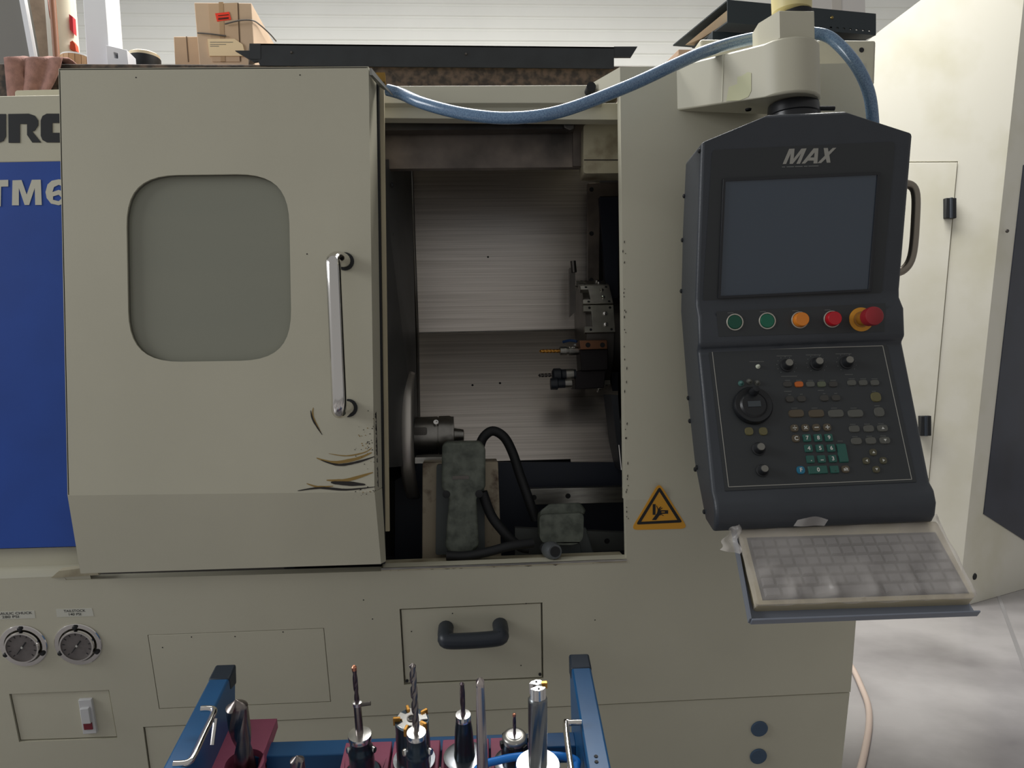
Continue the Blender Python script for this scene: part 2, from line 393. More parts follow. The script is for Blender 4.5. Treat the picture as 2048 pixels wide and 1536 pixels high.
# H (out of frame), U, R, C, O in the bold squared face
L2(c700([(-340, 668), (-275, 668), (-275, 725), (-215, 725), (-215, 668), (-150, 668), (-150, 836), (-215, 836), (-215, 780), (-275, 780), (-275, 836), (-340, 836)]))
L2(c700([(-130, 668), (-66, 668), (-66, 780), (-28, 780), (-28, 668), (36, 668), (36, 800), (22, 825), (-5, 836), (-90, 836), (-118, 825), (-130, 800)]))
L2(c700([(50, 668), (170, 666), (205, 678), (225, 705), (225, 735), (205, 765), (190, 770), (242, 834), (190, 834), (160, 790), (160, 726), (118, 726), (118, 836), (52, 836)]))
L2(c700([(275, 666), (400, 666), (400, 720), (308, 720), (308, 778), (400, 778), (400, 834), (275, 834), (250, 820), (240, 795), (240, 705), (250, 680)]))
wl = mat('cream_print', (205, 202, 185), 0.5)
L2(c700([(-70, 1056), (50, 1053), (50, 1092), (8, 1093), (6, 1208), (-30, 1208), (-30, 1094), (-70, 1095)]), m=wl, par=blu)
L2(c700([(75, 1056), (128, 1054), (158, 1140), (188, 1053), (240, 1052), (246, 1200), (208, 1200), (205, 1100), (172, 1200), (146, 1200), (112, 1100), (112, 1202), (72, 1202)]), m=wl, par=blu)
six = [(345, 1050), (380, 1055), (400, 1075), (365, 1090), (345, 1082), (318, 1095), (308, 1125), (345, 1112), (385, 1125), (400, 1155), (385, 1188), (345, 1202), (300, 1192), (275, 1160), (268, 1125), (280, 1080), (305, 1058)]
L2(c700(six), [c700([(345, 1140), (312, 1150), (312, 1170), (345, 1178), (365, 1160)])], m=wl, par=blu)
# ---- sliding door
up = ons([(117, 137), (737, 133), (749, 984), (135, 991)], DO)
win = rrect(ons([(251, 351), (577, 347), (584, 720), (258, 725)], DO), 0.095, 10)
lowd = [up[3], up[2]] + ons([(762, 1128), (161, 1147)], DLOW)
ds = MB(); tt = geometry.tessellate_polygon([up, win]); nw = len(win)
ds.add(up + win + lowd[2:], [list(t) for t in tt] + [[3, 2, 4 + nw, 5 + nw]])
fl0, fl1 = up[0] + V((0.002, .055, -.004)), up[1] + V((-.06, .055, -.004))
door = ds.build('sliding_door', cream, LA, solid=0.005, smooth=0)
MB().prism([fl0, fl1, fl1 + V((0, .034, 0)), fl0 + V((0, .034, 0))], (0, 0, .003)).build('door_top_light_stop', cream, door)  # unseen plate added to keep skylight out of the slot behind the door
sd_ = MB()
# side returns and top
bk = V((0, 0.06, 0)); ch = V((0.008, 0.06, 0))
sd_.hull2([up[1], up[2], up[2] + V((-0.004, 0.004, 0)), up[1] + V((-0.004, 0.004, 0))], [up[1] + ch, up[2] + ch, up[2] + ch + V((-0.006, 0, 0)), up[1] + ch + V((-0.006, 0, 0))])
sd_.hull2([lowd[1], lowd[2], lowd[2] + V((-0.004, 0.004, 0)), lowd[1] + V((-0.004, 0.004, 0))], [lowd[1] + ch, lowd[2] + V((0.008, 0.02, 0)), lowd[2] + V((0.002, 0.02, 0)), lowd[1] + ch + V((-0.006, 0, 0))])
sd_.hull2([up[0], up[1], up[1] - V((0, 0, 0.004)), up[0] - V((0, 0, 0.004))], [up[0] + bk, up[1] + ch, up[1] + ch - V((0, 0, 0.004)), up[0] + bk - V((0, 0, 0.004))])
sd_.hull2([up[0], up[3], up[3] + V((0.004, 0, 0)), up[0] + V((0.004, 0, 0))], [up[0] + bk, up[3] + bk, up[3] + bk + V((0.004, 0, 0)), up[0] + bk + V((0.004, 0, 0))])
sd_.build('door_return', cream, door, bev=0.0012)
# window: deep frame, milky pane
inner = [p + V((0, 0.004, 0)) for p in win]
MB().add(inner + [p + V((0, 0.012, 0)) for p in win], [[i, (i + 1) % len(win), (i + 1) % len(win) + len(win), i + len(win)] for i in range(len(win))]).build('window_rim', mat('rim_grey', (104, 102, 92), 0.5), door)
pane_m = bpy.data.materials.new('dusty_pane'); pane_m.use_nodes = True
nt = pane_m.node_tree; B = nt.nodes['Principled BSDF']
B.inputs['Base Color'].default_value = rgb(150, 152, 138); B.inputs['Roughness'].default_value = 0.22; B.inputs['Specular IOR Level'].default_value = 0.6
nz = nt.nodes.new('ShaderNodeTexNoise'); nz.inputs['Scale'].default_value = 3.0; tcn = nt.nodes.new('ShaderNodeTexCoord'); mpn = nt.nodes.new('ShaderNodeMapping')
mpn.inputs['Scale'].default_value = (0.6, 1, 4); nt.links.new(tcn.outputs['Object'], mpn.inputs[0]); nt.links.new(mpn.outputs[0], nz.inputs['Vector'])
rp = nt.nodes.new('ShaderNodeValToRGB'); rp.color_ramp.elements[0].color = rgb(150, 152, 138); rp.color_ramp.elements[1].color = rgb(158, 158, 142)
nt.links.new(nz.outputs[0], rp.inputs[0]); nt.links.new(rp.outputs[0], B.inputs['Base Color'])
tr = nt.nodes.new('ShaderNodeBsdfTransparent'); mx = nt.nodes.new('ShaderNodeMixShader'); mx.inputs[0].default_value = 0.82
nt.links.new(tr.outputs[0], mx.inputs[1]); nt.links.new(B.outputs[0], mx.inputs[2]); nt.links.new(mx.outputs[0], nt.nodes['Material Output'].inputs[0])
wq = ons([(236, 335), (592, 331), (599, 736), (243, 741)], DO)
MB().prism([p + V((0, 0.012, 0)) for p in wq], (0, 0.005, 0)).build('window_pane', pane_m, door)['label'] = 'dusty safety glass pane with rounded corners'
# chrome pull handle
h0, h1 = on(690, 523, DO), on(697, 816, DO)
n = V((0, -1, 0))
g0, g1 = on(671, 530, DO), on(681, 806, DO)
top = at(667, 540, 1.405); bot = at(678, 795, 1.405)
hm = [h0, h0 + V((-.002, -0.022, 0)), at(676, 517, 1.428), at(667, 522, 1.412), top, top.lerp(bot, .33), top.lerp(bot, .66), bot, at(678, 820, 1.414), at(684, 822, 1.43), h1 + V((-.002, -0.022, 0)), h1]
MB().tube(hm, 0.0135, 20, 6).build('door_handle', chrome, door)['label'] = 'polished chrome pull handle'
for p in (h0, h1): MB().lathe(p, n, [(0, 0.017), (0.003, 0.017), (0.004, 0.015)], 24).build('handle_rosette', dark, door)
# door seal, inner leaf, top bracket
plate('door_seal', [(744, 150), (757, 165), (770, 1128), (756, 1128)], YP(1.532), 0.0, dark, door, back=0.02)
plate('door_inner_leaf', [(744, 168), (768, 168), (779, 1063), (755, 1063)], YP(1.55), 0.0, mat('cream_paint_edge', (196, 184, 152), 0.5, var=0.1), door, back=0.01, bev=0.001)
b = MB(); a0 = at(750, 152, 1.53)
b.hull2([at(739, 136, 1.472), at(757, 168, 1.53), at(757, 172, 1.53), at(739, 150, 1.472)], [at(743, 136, 1.472), at(786, 189, 1.50), at(786, 192, 1.50), at(745, 150, 1.472)])
b.build('hose_bracket', mat('galvanised', (160, 160, 156), 0.45, 0.6), door)
MB().box(at(762, 158, 1.55), 0.018, 0.02, 0.018).build('bracket_nut', mat('brass_nut', (150, 118, 60), 0.4, 0.8), door)
# scuffs and chipped paint on the door
och = mat('scuff_ochre', (150, 122, 64), 0.7); chip = mat('chipped_dark', (40, 36, 32), 0.7)
def scuff(pts, m, pl=DO, e=0.0005):
    MB().prism(ons(pts, pl.off(e)), -pl.n * 0.0003).build('paint_scuff', m, door, smooth=0)
S = lambda pts: [(560 + x * 220 / 497, 480 + y * 680 / 1536) for x, y in pts]
def arc(pts, wmax, m, e=0.0005):
    P = catmull([V((x, y, 0)) for x, y in S(pts)], 6); n = len(P); up_, dn = [], []
    for i, p in enumerate(P):
        t = (P[min(i + 1, n - 1)] - P[max(i - 1, 0)]).normalized(); nn = V((-t.y, t.x, 0)); w_ = wmax * (0.15 + math.sin(math.pi * min(1, (i + .5) / n)) * random.uniform(0.7, 1.0))
        up_.append(p + nn * w_); dn.append(p - nn * w_)
    scuff([(p.x, p.y) for p in up_ + dn[::-1]], m, e=e)
arc([(150, 757), (150, 800), (185, 870)], 1.6, och)
arc([(138, 770), (150, 815), (190, 880)], 1.7, chip, 0.0007)
arc([(165, 985), (240, 1005), (340, 990), (415, 960)], 3.4, och)
arc([(185, 995), (265, 1016), (350, 1003), (428, 978)], 2.4, chip, 0.0007)
arc([(220, 965), (300, 975), (380, 960), (415, 938)], 1.2, och)
arc([(210, 1085), (300, 1085), (420, 1050)], 3.2, och)
arc([(230, 1095), (300, 1100), (385, 1105)], 4.6, chip, 0.0007)
arc([(80, 1133), (180, 1120), (300, 1128), (430, 1115)], 2.2, chip, 0.0007)
arc([(120, 1100), (170, 1115), (240, 1112)], 2.0, och)
for i in range(70):
    x = 430 - abs(random.gauss(0, 45)); y = random.choice((random.gauss(880, 60), random.gauss(1140, 12), random.gauss(950, 40)))
    w_ = random.uniform(0.4, 1.5); X, Y = S([(x, y)])[0]
    if X < 752: scuff([(X - w_, Y), (X, Y - w_), (X + w_, Y), (X, Y + w_ * 0.8)], random.choice((chip, chip, och)), DO)
for i in range(26):                               # worn right edge
    y = random.uniform(760, 1120); X, Y = S([(432 + (y - 760) * 0.03, y)])[0]; h = random.uniform(2, 9); w_ = random.uniform(.7, 2.2)
    if Y + h > 980: continue
    scuff([(X - w_, Y), (X + 1.0, Y - h), (X + 1.4, Y + h)], chip, DO)
# ---- sill under the opening
s0, s1 = on(762, 1136, LOW), on(1253, 1118, LOW)
MB().prism([s0, s1, s1 + V((0, 0.07, 0.0)), s0 + V((0, 0.07, 0.0))], (0, 0, -0.006)).build('sill', creamd, LA)
MB().prism([s0 + LOW.n * .001, s1 + LOW.n * .001, s1 + LOW.n * .001 + LOW.v * -.004, s0 + LOW.n * .001 + LOW.v * -.0045], LOW.n * -0.002).build('sill_edge', steel, LA)['label'] = 'bare worn steel edge'
for i in range(30):
    x = random.uniform(770, 1240); y = 1136 - (x - 765) * 0.037 + random.uniform(3, 7); h = random.uniform(0.6, 1.6); w_ = random.uniform(2, 9)
    MB().prism(ons([(x - w_, y), (x, y - h), (x + w_, y - .4), (x, y + h)], LOW.off(0.0006)), LOW.n * -0.0004).build('paint_chip', chip, lf, smooth=0)
for i in range(34):                               # chips on the column edge and dark specks
    y = random.uniform(480, 1090); x = 1240 + (y - 134) * 0.0127 + random.uniform(1, 6); h = random.uniform(1, 4)
    pl_ = FR if y < 990 else LOW
    MB().prism(ons([(x - .8, y), (x + .2, y - h), (x + 1.0, y), (x, y + h)], pl_.off(0.0006)), pl_.n * -0.0004).build('paint_chip', chip, fc if y < 990 else lf, smooth=0)
for x, y in ((383, 1274), (470, 1273), (566, 1264), (325, 1295), (823, 1263), (1042, 1331), (1052, 1207), (905, 1227), (745, 1238), (727, 1200), (1190, 1240), (640, 1131), (625, 1119)):
    MB().lathe(on(x, y, LOW), LOW.n, [(0, 0.0014), (0.0004, 0.0012)], 7).build('paint_chip', chip, lf)
for x, y in ((272, 155), (600, 150), (614, 508)):
    MB().lathe(on(x, y, DO), DO.n, [(0, 0.0014), (0.0004, 0.0012)], 7).build('paint_chip', chip, door)
# ================================================================== LATHE INTERIOR
sheet = mat('scratched_sheet', (214, 206, 198), 0.36, 0.9, col2=(170, 162, 154), scale=4, stretch=(0.6, 1, 60), lo=0.3, hi=0.8, detail=9)
sheetd = mat('oily_sheet', (140, 128, 118), 0.45, 0.7, col2=(84, 78, 74), scale=9, lo=0.35, hi=0.7)
# chamber walls
BY = 2.06
MB().box((-0.02, BY + 0.16, 1.1), 1.2, 0.02, 1.42).build('chamber_back', black, LA)
MB().box((-0.06, 1.84, 1.815), 0.80, 0.44, 0.012).build('chamber_roof', creamd, LA)
MB().box((0.02, 1.92, 0.72), 0.95, 0.5, 0.02).build('chamber_floor', black, LA)
MB().box((0.46, 1.9, 1.25), 0.02, 0.6, 1.1).build('chamber_end_wall', black, LA)
MB().box((-0.36, 1.86, 1.1), 0.02, 0.55, 0.8).build('chamber_headstock_wall', black, LA)
# upper rail beams
plate('rail_beam', [(740, 172), (1205, 170), (1205, 206), (740, 206)], Pl(at(1000, 170, 1.60), (0, -1, 0.25)), 0, cream, LA, back=0.03, bev=0.001)
plate('rail_beam', [(740, 207), (1260, 206), (1260, 240), (740, 236)], YP(1.605), 0, cream, LA, back=0.03, bev=0.001)
kn = at(1178, 184, 1.59); MB().cyl(kn, kn + V((0, -0.03, 0)), 0.0095).build('rail_stop', dark, LA)
plate('rail_stop_arm', [(1180, 178), (1215, 176), (1215, 192), (1180, 193)], YP(1.585), 0, dark, LA, back=0.008)
plate('track_channel', [(740, 237), (1150, 233), (1150, 257), (740, 261)], YP(1.66), 0, steeld, LA, back=0.03)
plate('track_clip', [(1127, 238), (1148, 237), (1149, 257), (1140, 261), (1128, 255)], YP(1.64), 0, steeld, LA, back=0.02, bev=0.002)
plate('chamber_lintel', [(735, 263), (1175, 258), (1175, 334), (735, 338)], YP(1.70), 0, sheetd, LA, back=0.02)
plate('lintel_end', [(1146, 248), (1172, 246), (1172, 332), (1146, 332)], YP(1.695), 0, sheetd, LA, back=0.01)
gb = MB().prism(rrect(ons([(1167, 249), (1262, 247), (1262, 346), (1167, 347)], YP(1.66)), 0.008), (0, 0.06, 0)).build('cream_gearbox_cover', creamd, LA, bev=0.002)
plate('cover_seam', [(1168, 319), (1250, 319), (1250, 321), (1168, 321)], YP(1.66), 0.0006, chip, gb)
# back sheet: upper vertical, crease, lower sloping towards the front
UPS = YP(BY)
up_sheet = ons([(822, 330), (1200, 326), (1195, 658), (834, 666)], UPS)
MB().prism(up_sheet, (0, 0.006, 0)).build('back_sheet', sheet, LA)['label'] = 'scratched stainless back sheet'
cl, cr = up_sheet[3], up_sheet[2]
LOS = Pl(cl, V((0, -1, 0.55)))
ls = [cl, cr] + ons([(1236, 660), (1236, 941), (1144, 942), (1141, 918), (880, 925), (838, 925)], LOS)
MB().prism(ls, LOS.n * -0.006).build('way_cover_sheet', sheet, LA)
for x, y in ((976, 514), (945, 770), (1000, 766)):
    MB().lathe(on(x, y, UPS if y < 660 else LOS.off(.001)), UPS.n if y < 660 else LOS.n, [(-.001, 0.003), (0.001, 0.0025)], 8).build('drain_shade_disc', dark, LA)  # holes are not cut: dark discs paint in the shade inside them
b = MB().tube([cl + V((0, -0.002, 0)), cr + V((0, -0.002, 0))], 0.0018, 8, 0).build('sheet_crease', steel, LA)
# left liner running back from the door
q = [at(762, 320, 1.60), up_sheet[0] + V((0, 0.0, 0.02)), on(838, 930, LOS), at(775, 935, 1.60)]
MB().prism(q, (-0.006, 0, 0)).build('chamber_liner', mat('liner_steel', (96, 98, 98), 0.5, 0.6, var=0.3, scale=6), LA)
b = MB().tube([up_sheet[0] + V((.003, -0.003, 0)), cl + V((.003, -0.003, 0)), on(838, 925, LOS) + V((.003, -.004, 0))], 0.0022, 8, 0).build('liner_seam', steeld, LA)
for y in (370, 470, 560, 645):
    c = at(783, y, 1.70); MB().lathe(c, (1, 0, 0), [(0, 0.006), (0.004, 0.005)], 10).build('liner_bolt', dark, LA)
# right bracket and slide
rb = MB().prism(ons([(1176, 366), (1245, 364), (1245, 392), (1200, 393), (1197, 690), (1176, 690)], YP(1.99)), (0, 0.02, 0)).build('slide_bracket', sheetd, LA, bev=0.001)
for y in (379, 467, 560): MB().lathe(at(1183, y, 1.99), (0, -1, 0), [(0, 0.006), (0.003, 0.005)], 12).build('bracket_bolt', dark, rb)
MB().prism(ons([(1199, 394), (1236, 394), (1236, 800), (1226, 800)], YP(1.97)), (0, 0.02, 0)).build('bellows_plate', mat('navy_paint', (24, 30, 46), 0.5), LA)
# ---- turret (12 stations)
tc_ = at(1181, 672, 1.99); TR = 0.135; tw = 0.074
TU = MB(); N12 = 12; off = math.radians(14)
rout = TR / math.cos(math.pi / N12)
ring = lambda x, r: [V((x, tc_.y - math.cos(off + math.pi / 12 + 2 * math.pi * i / N12) * r, tc_.z + math.sin(off + math.pi / 12 + 2 * math.pi * i / N12) * r)) for i in range(N12)]
x0, x1 = tc_.x - tw / 2, tc_.x + tw / 2
TU.hull2(ring(x0 + 0.006, rout - 0.008), ring(x1, rout - 0.008))
tur = TU.build('tool_turret', steeld, LA, bev=0.001)
blk = mat('turret_block', (176, 174, 164), 0.35, 0.9, var=0.2, scale=30)
bronze = mat('bronze_block', (150, 108, 82), 0.4, 0.9)
for i in range(N12):
    a = off + 2 * math.pi * i / N12
    n = V((0, -math.cos(a), math.sin(a))); t = V((0, math.sin(a), math.cos(a)))
    c = V((tc_.x, tc_.y, tc_.z)) + n * (TR - 0.008); w_ = TR * math.tan(math.pi / 12) * 2 - 0.003
    X = V((1, 0, 0))
    lo = [(-.5, -.5), (.5, -.5), (.5, .5), (-.5, .5), (-.5, .28), (-.24, .28), (-.24, -.28), (-.5, -.28)]
    if i in (10, 11): continue
    o = MB().prism([c + X * (u * tw) + t * (v * w_) for u, v in lo], n * 0.012).build('turret_station', blk, tur, bev=0.0008)
    for u, v in ((-.3, .4), (.38, .4), (-.3, -.4), (.38, -.4)):
        MB().lathe(c + X * (u * tw) + t * (v * w_) + n * 0.012, n, [(-0.002, 0.0035), (0.0006, 0.0032)], 10).build('station_bolt', dark, tur)
    for v in (.18, -.22):
        MB().lathe(c + X * (.2 * tw) + t * (v * w_) + n * 0.012, n, [(-0.002, 0.005), (0.004, 0.005), (0.005, 0.003)], 12).build('coolant_nozzle', chrome, tur)
MB().lathe(V((x1, tc_.y, tc_.z)), (1, 0, 0), [(0, TR * 0.72), (0.035, TR * 0.72), (0.036, TR * 0.5)], 36).build('turret_hub', steeld, tur)
MB().box(V((x1 + 0.09, tc_.y + 0.03, tc_.z)), 0.12, 0.2, 0.22).build('turret_housing', black, tur, bev=0.01)
# bronze block and dark holders below
bz = MB().prism(ons([(1159, 681), (1214, 680), (1215, 698), (1161, 699)], YP(1.84)), (0, 0.06, 0)).build('clamp_block', bronze, tur, bev=0.001)
for x in (1176, 1205): MB().lathe(at(x, 690, 1.84), (0, -1, 0), [(0, 0.006), (0.001, 0.005)], 14).build('clamp_bolt', dark, bz)
MB().prism(ons([(1160, 699), (1216, 698), (1216, 740), (1163, 742)], YP(1.85)), (0, 0.07, 0)).build('tool_block', mat('oxide_steel', (42, 38, 40), 0.5, 0.5), tur, bev=0.002)
MB().prism(ons([(1152, 742), (1212, 740), (1208, 776), (1150, 779)], YP(1.86)), (0, 0.07, 0)).build('tool_block', MATS['oxide_steel'], tur, bev=0.002)
# boring bar standing at the turret face
vb = MB().prism(ons([(1139, 536), (1150, 534), (1152, 622), (1140, 634)], YP(1.93)), (0, 0.02, 0))
vb.cyl(at(1146, 522, 1.93), at(1148, 545, 1.93), 0.007)
vb.build('coolant_pipe', steeld, tur)
# ---- spindle chuck
ca = at(862, 872, 1.88); X = V((1, 0, 0)); k = ppm(ca)
cx = lambda px: (px - 862) * k * 1.0
bronze2 = mat('chuck_steel', (160, 157, 152), 0.34, 0.95, var=0.2, scale=30)
ck = MB().lathe(ca, X, [(cx(740), 0.06), (cx(822), 0.06), (cx(826), 0.047), (cx(876), 0.047), (cx(876.5), 0.045), (cx(878), 0.045), (cx(878.5), 0.048), (cx(900), 0.048), (cx(903), 0.046), (cx(908), 0.046), (cx(909), 0.018), (cx(927), 0.014), (cx(928), 0.010), (cx(920), 0.009)], 48).build('spindle_chuck', bronze2, LA)
d = (CAM - ca); d = V((0, d.y, 0.02 - d.z * 0)).normalized()
sc_ = at(872, 845, 1.84); MB().lathe(sc_, V((0, -0.85, 0.5)), [(-.004, 0.006), (0.003, 0.006), (0.003, 0.003), (0.0, 0.003)], 14).build('chuck_screw', chrome, ck)
MB().prism(rrect(ons([(826, 855), (854, 855), (854, 870), (826, 870)], YP(1.831)), 0.006), (0, 0.01, 0)).build('chuck_slot', steeld, ck)
MB().lathe(ca, X, [(cx(745), 0.105), (cx(790), 0.105), (cx(806), 0.095), (cx(808), 0.05)], 48).build('spindle_nose', mat('oily_black_steel', (48, 50, 54), 0.4, 0.7), LA)
# chuck guard: curved band around the chuck on the operator's side
gd = MB(); rad = 0.165; gx0, gx1 = at(799, 872, 1.73).x, at(828, 872, 1.73).x
gc = V((0, 1.88, ca.z + 0.005))
rows = []
for i in range(25):
    a = math.radians(-62 + 128 * i / 24)
    for x in (gx0, gx0 + (gx1 - gx0) * 0.25, gx0 + (gx1 - gx0) * 0.75, gx1):
        rr_g = rad - (0.004 if x in (gx0, gx1) else 0)
        rows.append(V((x + 0.012 * max(0, -math.sin(a)) ** 3, gc.y - math.cos(a) * rr_g, gc.z + math.sin(a) * rr_g)))
gd.add(rows, [[i * 4 + j, i * 4 + j + 1, i * 4 + j + 5, i * 4 + j + 4] for i in range(24) for j in range(3)])
gd.build('chuck_guard', mat('brushed_guard', (206, 200, 192), 0.38, 0.8), LA, solid=0.003)['label'] = 'curved bare metal chuck guard'
MB().box((gx0 - 0.06, 1.86, gc.z + 0.12), 0.05, 0.2, 0.09).build('guard_hinge_block', MATS['oily_black_steel'], LA, bev=0.006)
# tailstock quill on the right
tq = at(1240, 856, 1.88)
ts_ = MB().lathe(tq, (1, 0, 0), [(-0.016, 0.026), (-0.014, 0.029), (0.03, 0.030), (0.12, 0.030)], 32).build('tailstock_quill', steel, LA)
MB().prism(ons([(1222, 790), (1236, 790), (1246, 940), (1240, 940)], YP(1.80)), (0, 0.1, 0)).build('tailstock_body', black, LA)
MB().tube([at(1238, 890, 1.80), at(1243, 940, 1.79)], 0.002, 8, 0).build('tailstock_rod', chrome, LA)
# rails in the bed
r1 = plate('bed_rail', [(1060, 978), (1262, 973), (1262, 1005), (1068, 1010)], YP(1.79), 0, steel, LA, back=0.03, bev=0.001)
for x, y in ((1068, 995), (1136, 992)): MB().lathe(at(x, y, 1.79), (0, -1, 0), [(0, 0.0062), (0.002, 0.0055)], 14).build('rail_bolt', dark, r1)
r2 = plate('bed_rail', [(1030, 1056), (1262, 1066), (1262, 1100), (1030, 1110)], YP(1.70), 0, mat('grey_rail', (112, 116, 114), 0.45, 0.6), LA, back=0.02)
MB().lathe(at(1214, 1082, 1.70), (0, -1, 0), [(0, 0.006), (0.002, 0.005)], 12).build('rail_bolt', dark, r2)
plate('bed_casting', [(790, 925), (1262, 925), (1262, 1140), (790, 1140)], YP(1.86), 0, mat('dark_blue_casting', (44, 50, 64), 0.5), LA, back=0.03)
MB().prism(ons([(830, 915), (884, 914), (884, 926), (830, 927)], YP(1.72)), (0, 0.06, 0)).build('bed_plate', steel, LA)
# stained beige block carrying the pedals
MB().prism(ons([(845, 926), (996, 924), (1003, 1122), (844, 1128)], YP(1.66)), (0, 0.08, 0)).build('coolant_tray_block', mat('stained_beige', (172, 160, 138), 0.55, col2=(84, 62, 46), scale=24, lo=0.52, hi=0.68, bump=0.2), LA, bev=0.002)
# ================================================================== FOOT PEDALS IN THE CHAMBER
pedm = mat('grey_green_casting', (104, 110, 100), 0.55, col2=(70, 76, 68), scale=40, bump=0.35, bscale=120)
pb = at(925, 1110, 1.60)
PA = empty('foot_pedal', pb, 'tall grey-green cast foot pedal standing on end against the stained block', 'foot pedal', 'foot pedals stored in the chamber')
MB().prism(rrect(ons([(873, 930), (968, 928), (970, 1106), (871, 1110)], YP(1.635)), 0.006), (0, 0.022, 0)).build('pedal_base', mat('pedal_base_grey', (84, 90, 90), 0.55), PA, bev=0.003)
body = [(884, 892), (892, 885), (960, 884), (971, 896), (971, 975), (957, 988), (953, 1000), (958, 1090), (948, 1103), (898, 1105), (890, 1092), (898, 1000), (893, 988), (883, 975)]
MB().prism(ons(body, YP(1.585)), (0, 0.05, 0)).build('pedal_hood', pedm, PA, bev=0.006, seg=3)
plate('pedal_plate', [(905, 952), (938, 951), (938, 958), (905, 959)], YP(1.585), 0.001, steeld, PA)
for x, y in ((893, 988), (958, 987)): MB().lathe(at(x, y, 1.59), (0, -1, 0), [(0, 0.008), (0.005, 0.008), (0.006, 0.005)], 14).build('pedal_bolt', dark, PA)
PB = empty('foot_pedal', at(1125, 1110, 1.62), 'squat grey-green foot pedal lying end-on beside the cable plug', 'foot pedal', 'foot pedals stored in the chamber')
MB().prism(rrect(ons([(1079, 1030), (1168, 1026), (1166, 1080), (1150, 1090), (1098, 1090), (1080, 1082)], YP(1.60)), 0.012), (0, 0.05, 0)).build('pedal_hood', pedm, PB, bev=0.005, seg=3)
MB().hull2(ons([(1079, 1034), (1168, 1030), (1172, 1020), (1160, 1005), (1098, 1008), (1080, 1022)], YP(1.612)), ons([(1081, 1034), (1166, 1030), (1170, 1018), (1160, 1006), (1098, 1009), (1082, 1022)], YP(1.68))).build('pedal_top', pedm, PB, bev=0.004)
MB().prism(ons([(1090, 1088), (1160, 1086), (1166, 1112), (1092, 1116)], YP(1.625)), (0, 0.06, 0)).build('pedal_base', MATS['pedal_base_grey'], PB, bev=0.003)
MB().prism(ons([(1160, 1055), (1172, 1055), (1190, 1113), (1150, 1115)], YP(1.63)), (0, 0.04, 0)).build('pedal_flange', MATS['pedal_base_grey'], PB, bev=0.003)
# cables and plug
def pts3(l): return [at(x, y, d) for x, y, d in l]
MB().tube(pts3([(958, 900, 1.66), (966, 876, 1.68), (985, 862, 1.69), (1008, 874, 1.69), (1025, 905, 1.69), (1040, 950, 1.68), (1058, 1000, 1.67), (1072, 1040, 1.67)]), 0.0105, 14).build('pedal_cable', dark, None, label='thick black cable arching from the tall pedal to the squat one', cat='cable')
MB().tube(pts3([(965, 984, 1.612), (982, 1030, 1.614), (1006, 1062, 1.61), (1025, 1082, 1.61), (1043, 1094, 1.61), (1058, 1097, 1.61)]), 0.0105, 14).build('pedal_cable', dark, None, label='black cable running down the side of the tall pedal to the sill', cat='cable')
MB().tube(pts3([(893, 1111, 1.572), (930, 1112, 1.570), (975, 1104, 1.567), (1020, 1092, 1.570), (1066, 1086, 1.582)]), 0.0095, 14).build('pedal_cable', dark, None, label='black corrugated cable lying along the sill below the tall pedal', cat='cable')
pc = at(1106, 1102, 1.545); pd = V((0.25, -0.95, 0.08)).normalized()
PG = empty('cable_plug', pc, 'round grey cable connector plug lying on the sill', 'plug')
MB().lathe(pc, pd, [(-0.05, 0.010), (-0.025, 0.011), (-0.023, 0.0165), (-0.005, 0.0185), (0.006, 0.0165), (0.012, 0.014)], 28).build('plug_shell', mat('plug_grey', (96, 100, 102), 0.45, 0.3), PG)
MB().lathe(pc, pd, [(0.008, 0.0105), (0.0135, 0.0105), (0.0135, 0.004)], 20).build('plug_socket', dark, PG)
for i in range(3): MB().lathe(pc - pd * (0.026 + i * 0.004), pd, [(0, 0.0135), (0.002, 0.0135)], 20).build('plug_ring', steeld, PG)
# ================================================================== REAR BODY, BOARD AND TRAY ON TOP
MB().box((-0.335, 2.52, 0.98), 2.22, 0.72, 1.94).build('rear_housing', mat('rear_dark', (70, 66, 60), 0.6), LA)
by = 2.15
zt = at(400, 128, by).z; zb = zt - 0.115
xl, xrr = at(-330, 130, by).x, at(1348, 117, by).x
bd = MB().prism([V((xl, by, zb)), V((xrr, by, zb)), V((xrr, by, zt)), V((xl, by, zt))], (0, 0.75, 0)).build('timber_board', wood, None, bev=0.004, label='thick grimy brown timber board lying along the top of the lathe', cat='board')
MB().box((-0.1, 2.52, (1.95 + zb) / 2), 1.6, 0.6, zb - 1.95 + 0.002).build('rear_bearer', black, LA)
# black sheet metal tray
ty = 2.138
tb = MB()
TY = empty('metal_tray', at(860, 130, ty + 0.1), 'long black sheet metal tray with turned-out ends on the timber board', 'tray')
fp = ons([(500, 87), (1228, 94), (1228, 137), (520, 131)], YP(ty))
MB().prism(fp, (0, 0.004, 0)).build('tray_front', mat('black_sheet', (36, 40, 45), 0.5, var=0.2, scale=20), TY)
MB().hull2([fp[0], fp[1], fp[1] - V((0, 0, .004)), fp[0] - V((0, 0, .004))], [p + V((0, 0.06, 0)) for p in (fp[0], fp[1], fp[1] - V((0, 0, .004)), fp[0] - V((0, 0, .004)))]).build('tray_rim', MATS['black_sheet'], TY)
MB().prism([V((p_.x, p_.y + d_, zt + 0.005)) for p_, d_ in ((fp[3], .004), (fp[2], .004), (fp[2], .16), (fp[3], .16))], (0, 0, -0.004)).build('tray_bottom', MATS['black_sheet'], TY)
MB().hull2(ons([(499, 87), (521, 87), (521, 118), (500, 118)], YP(ty - .001)), ons([(497, 100), (505, 100), (505, 130), (497, 130)], YP(ty + .15))).build('tray_end', MATS['black_sheet'], TY)
MB().prism(ons([(470, 101), (502, 101), (520, 122), (508, 124)], YP(ty + 0.001)), (0, 0.008, 0)).build('tray_ear', MATS['black_sheet'], TY)
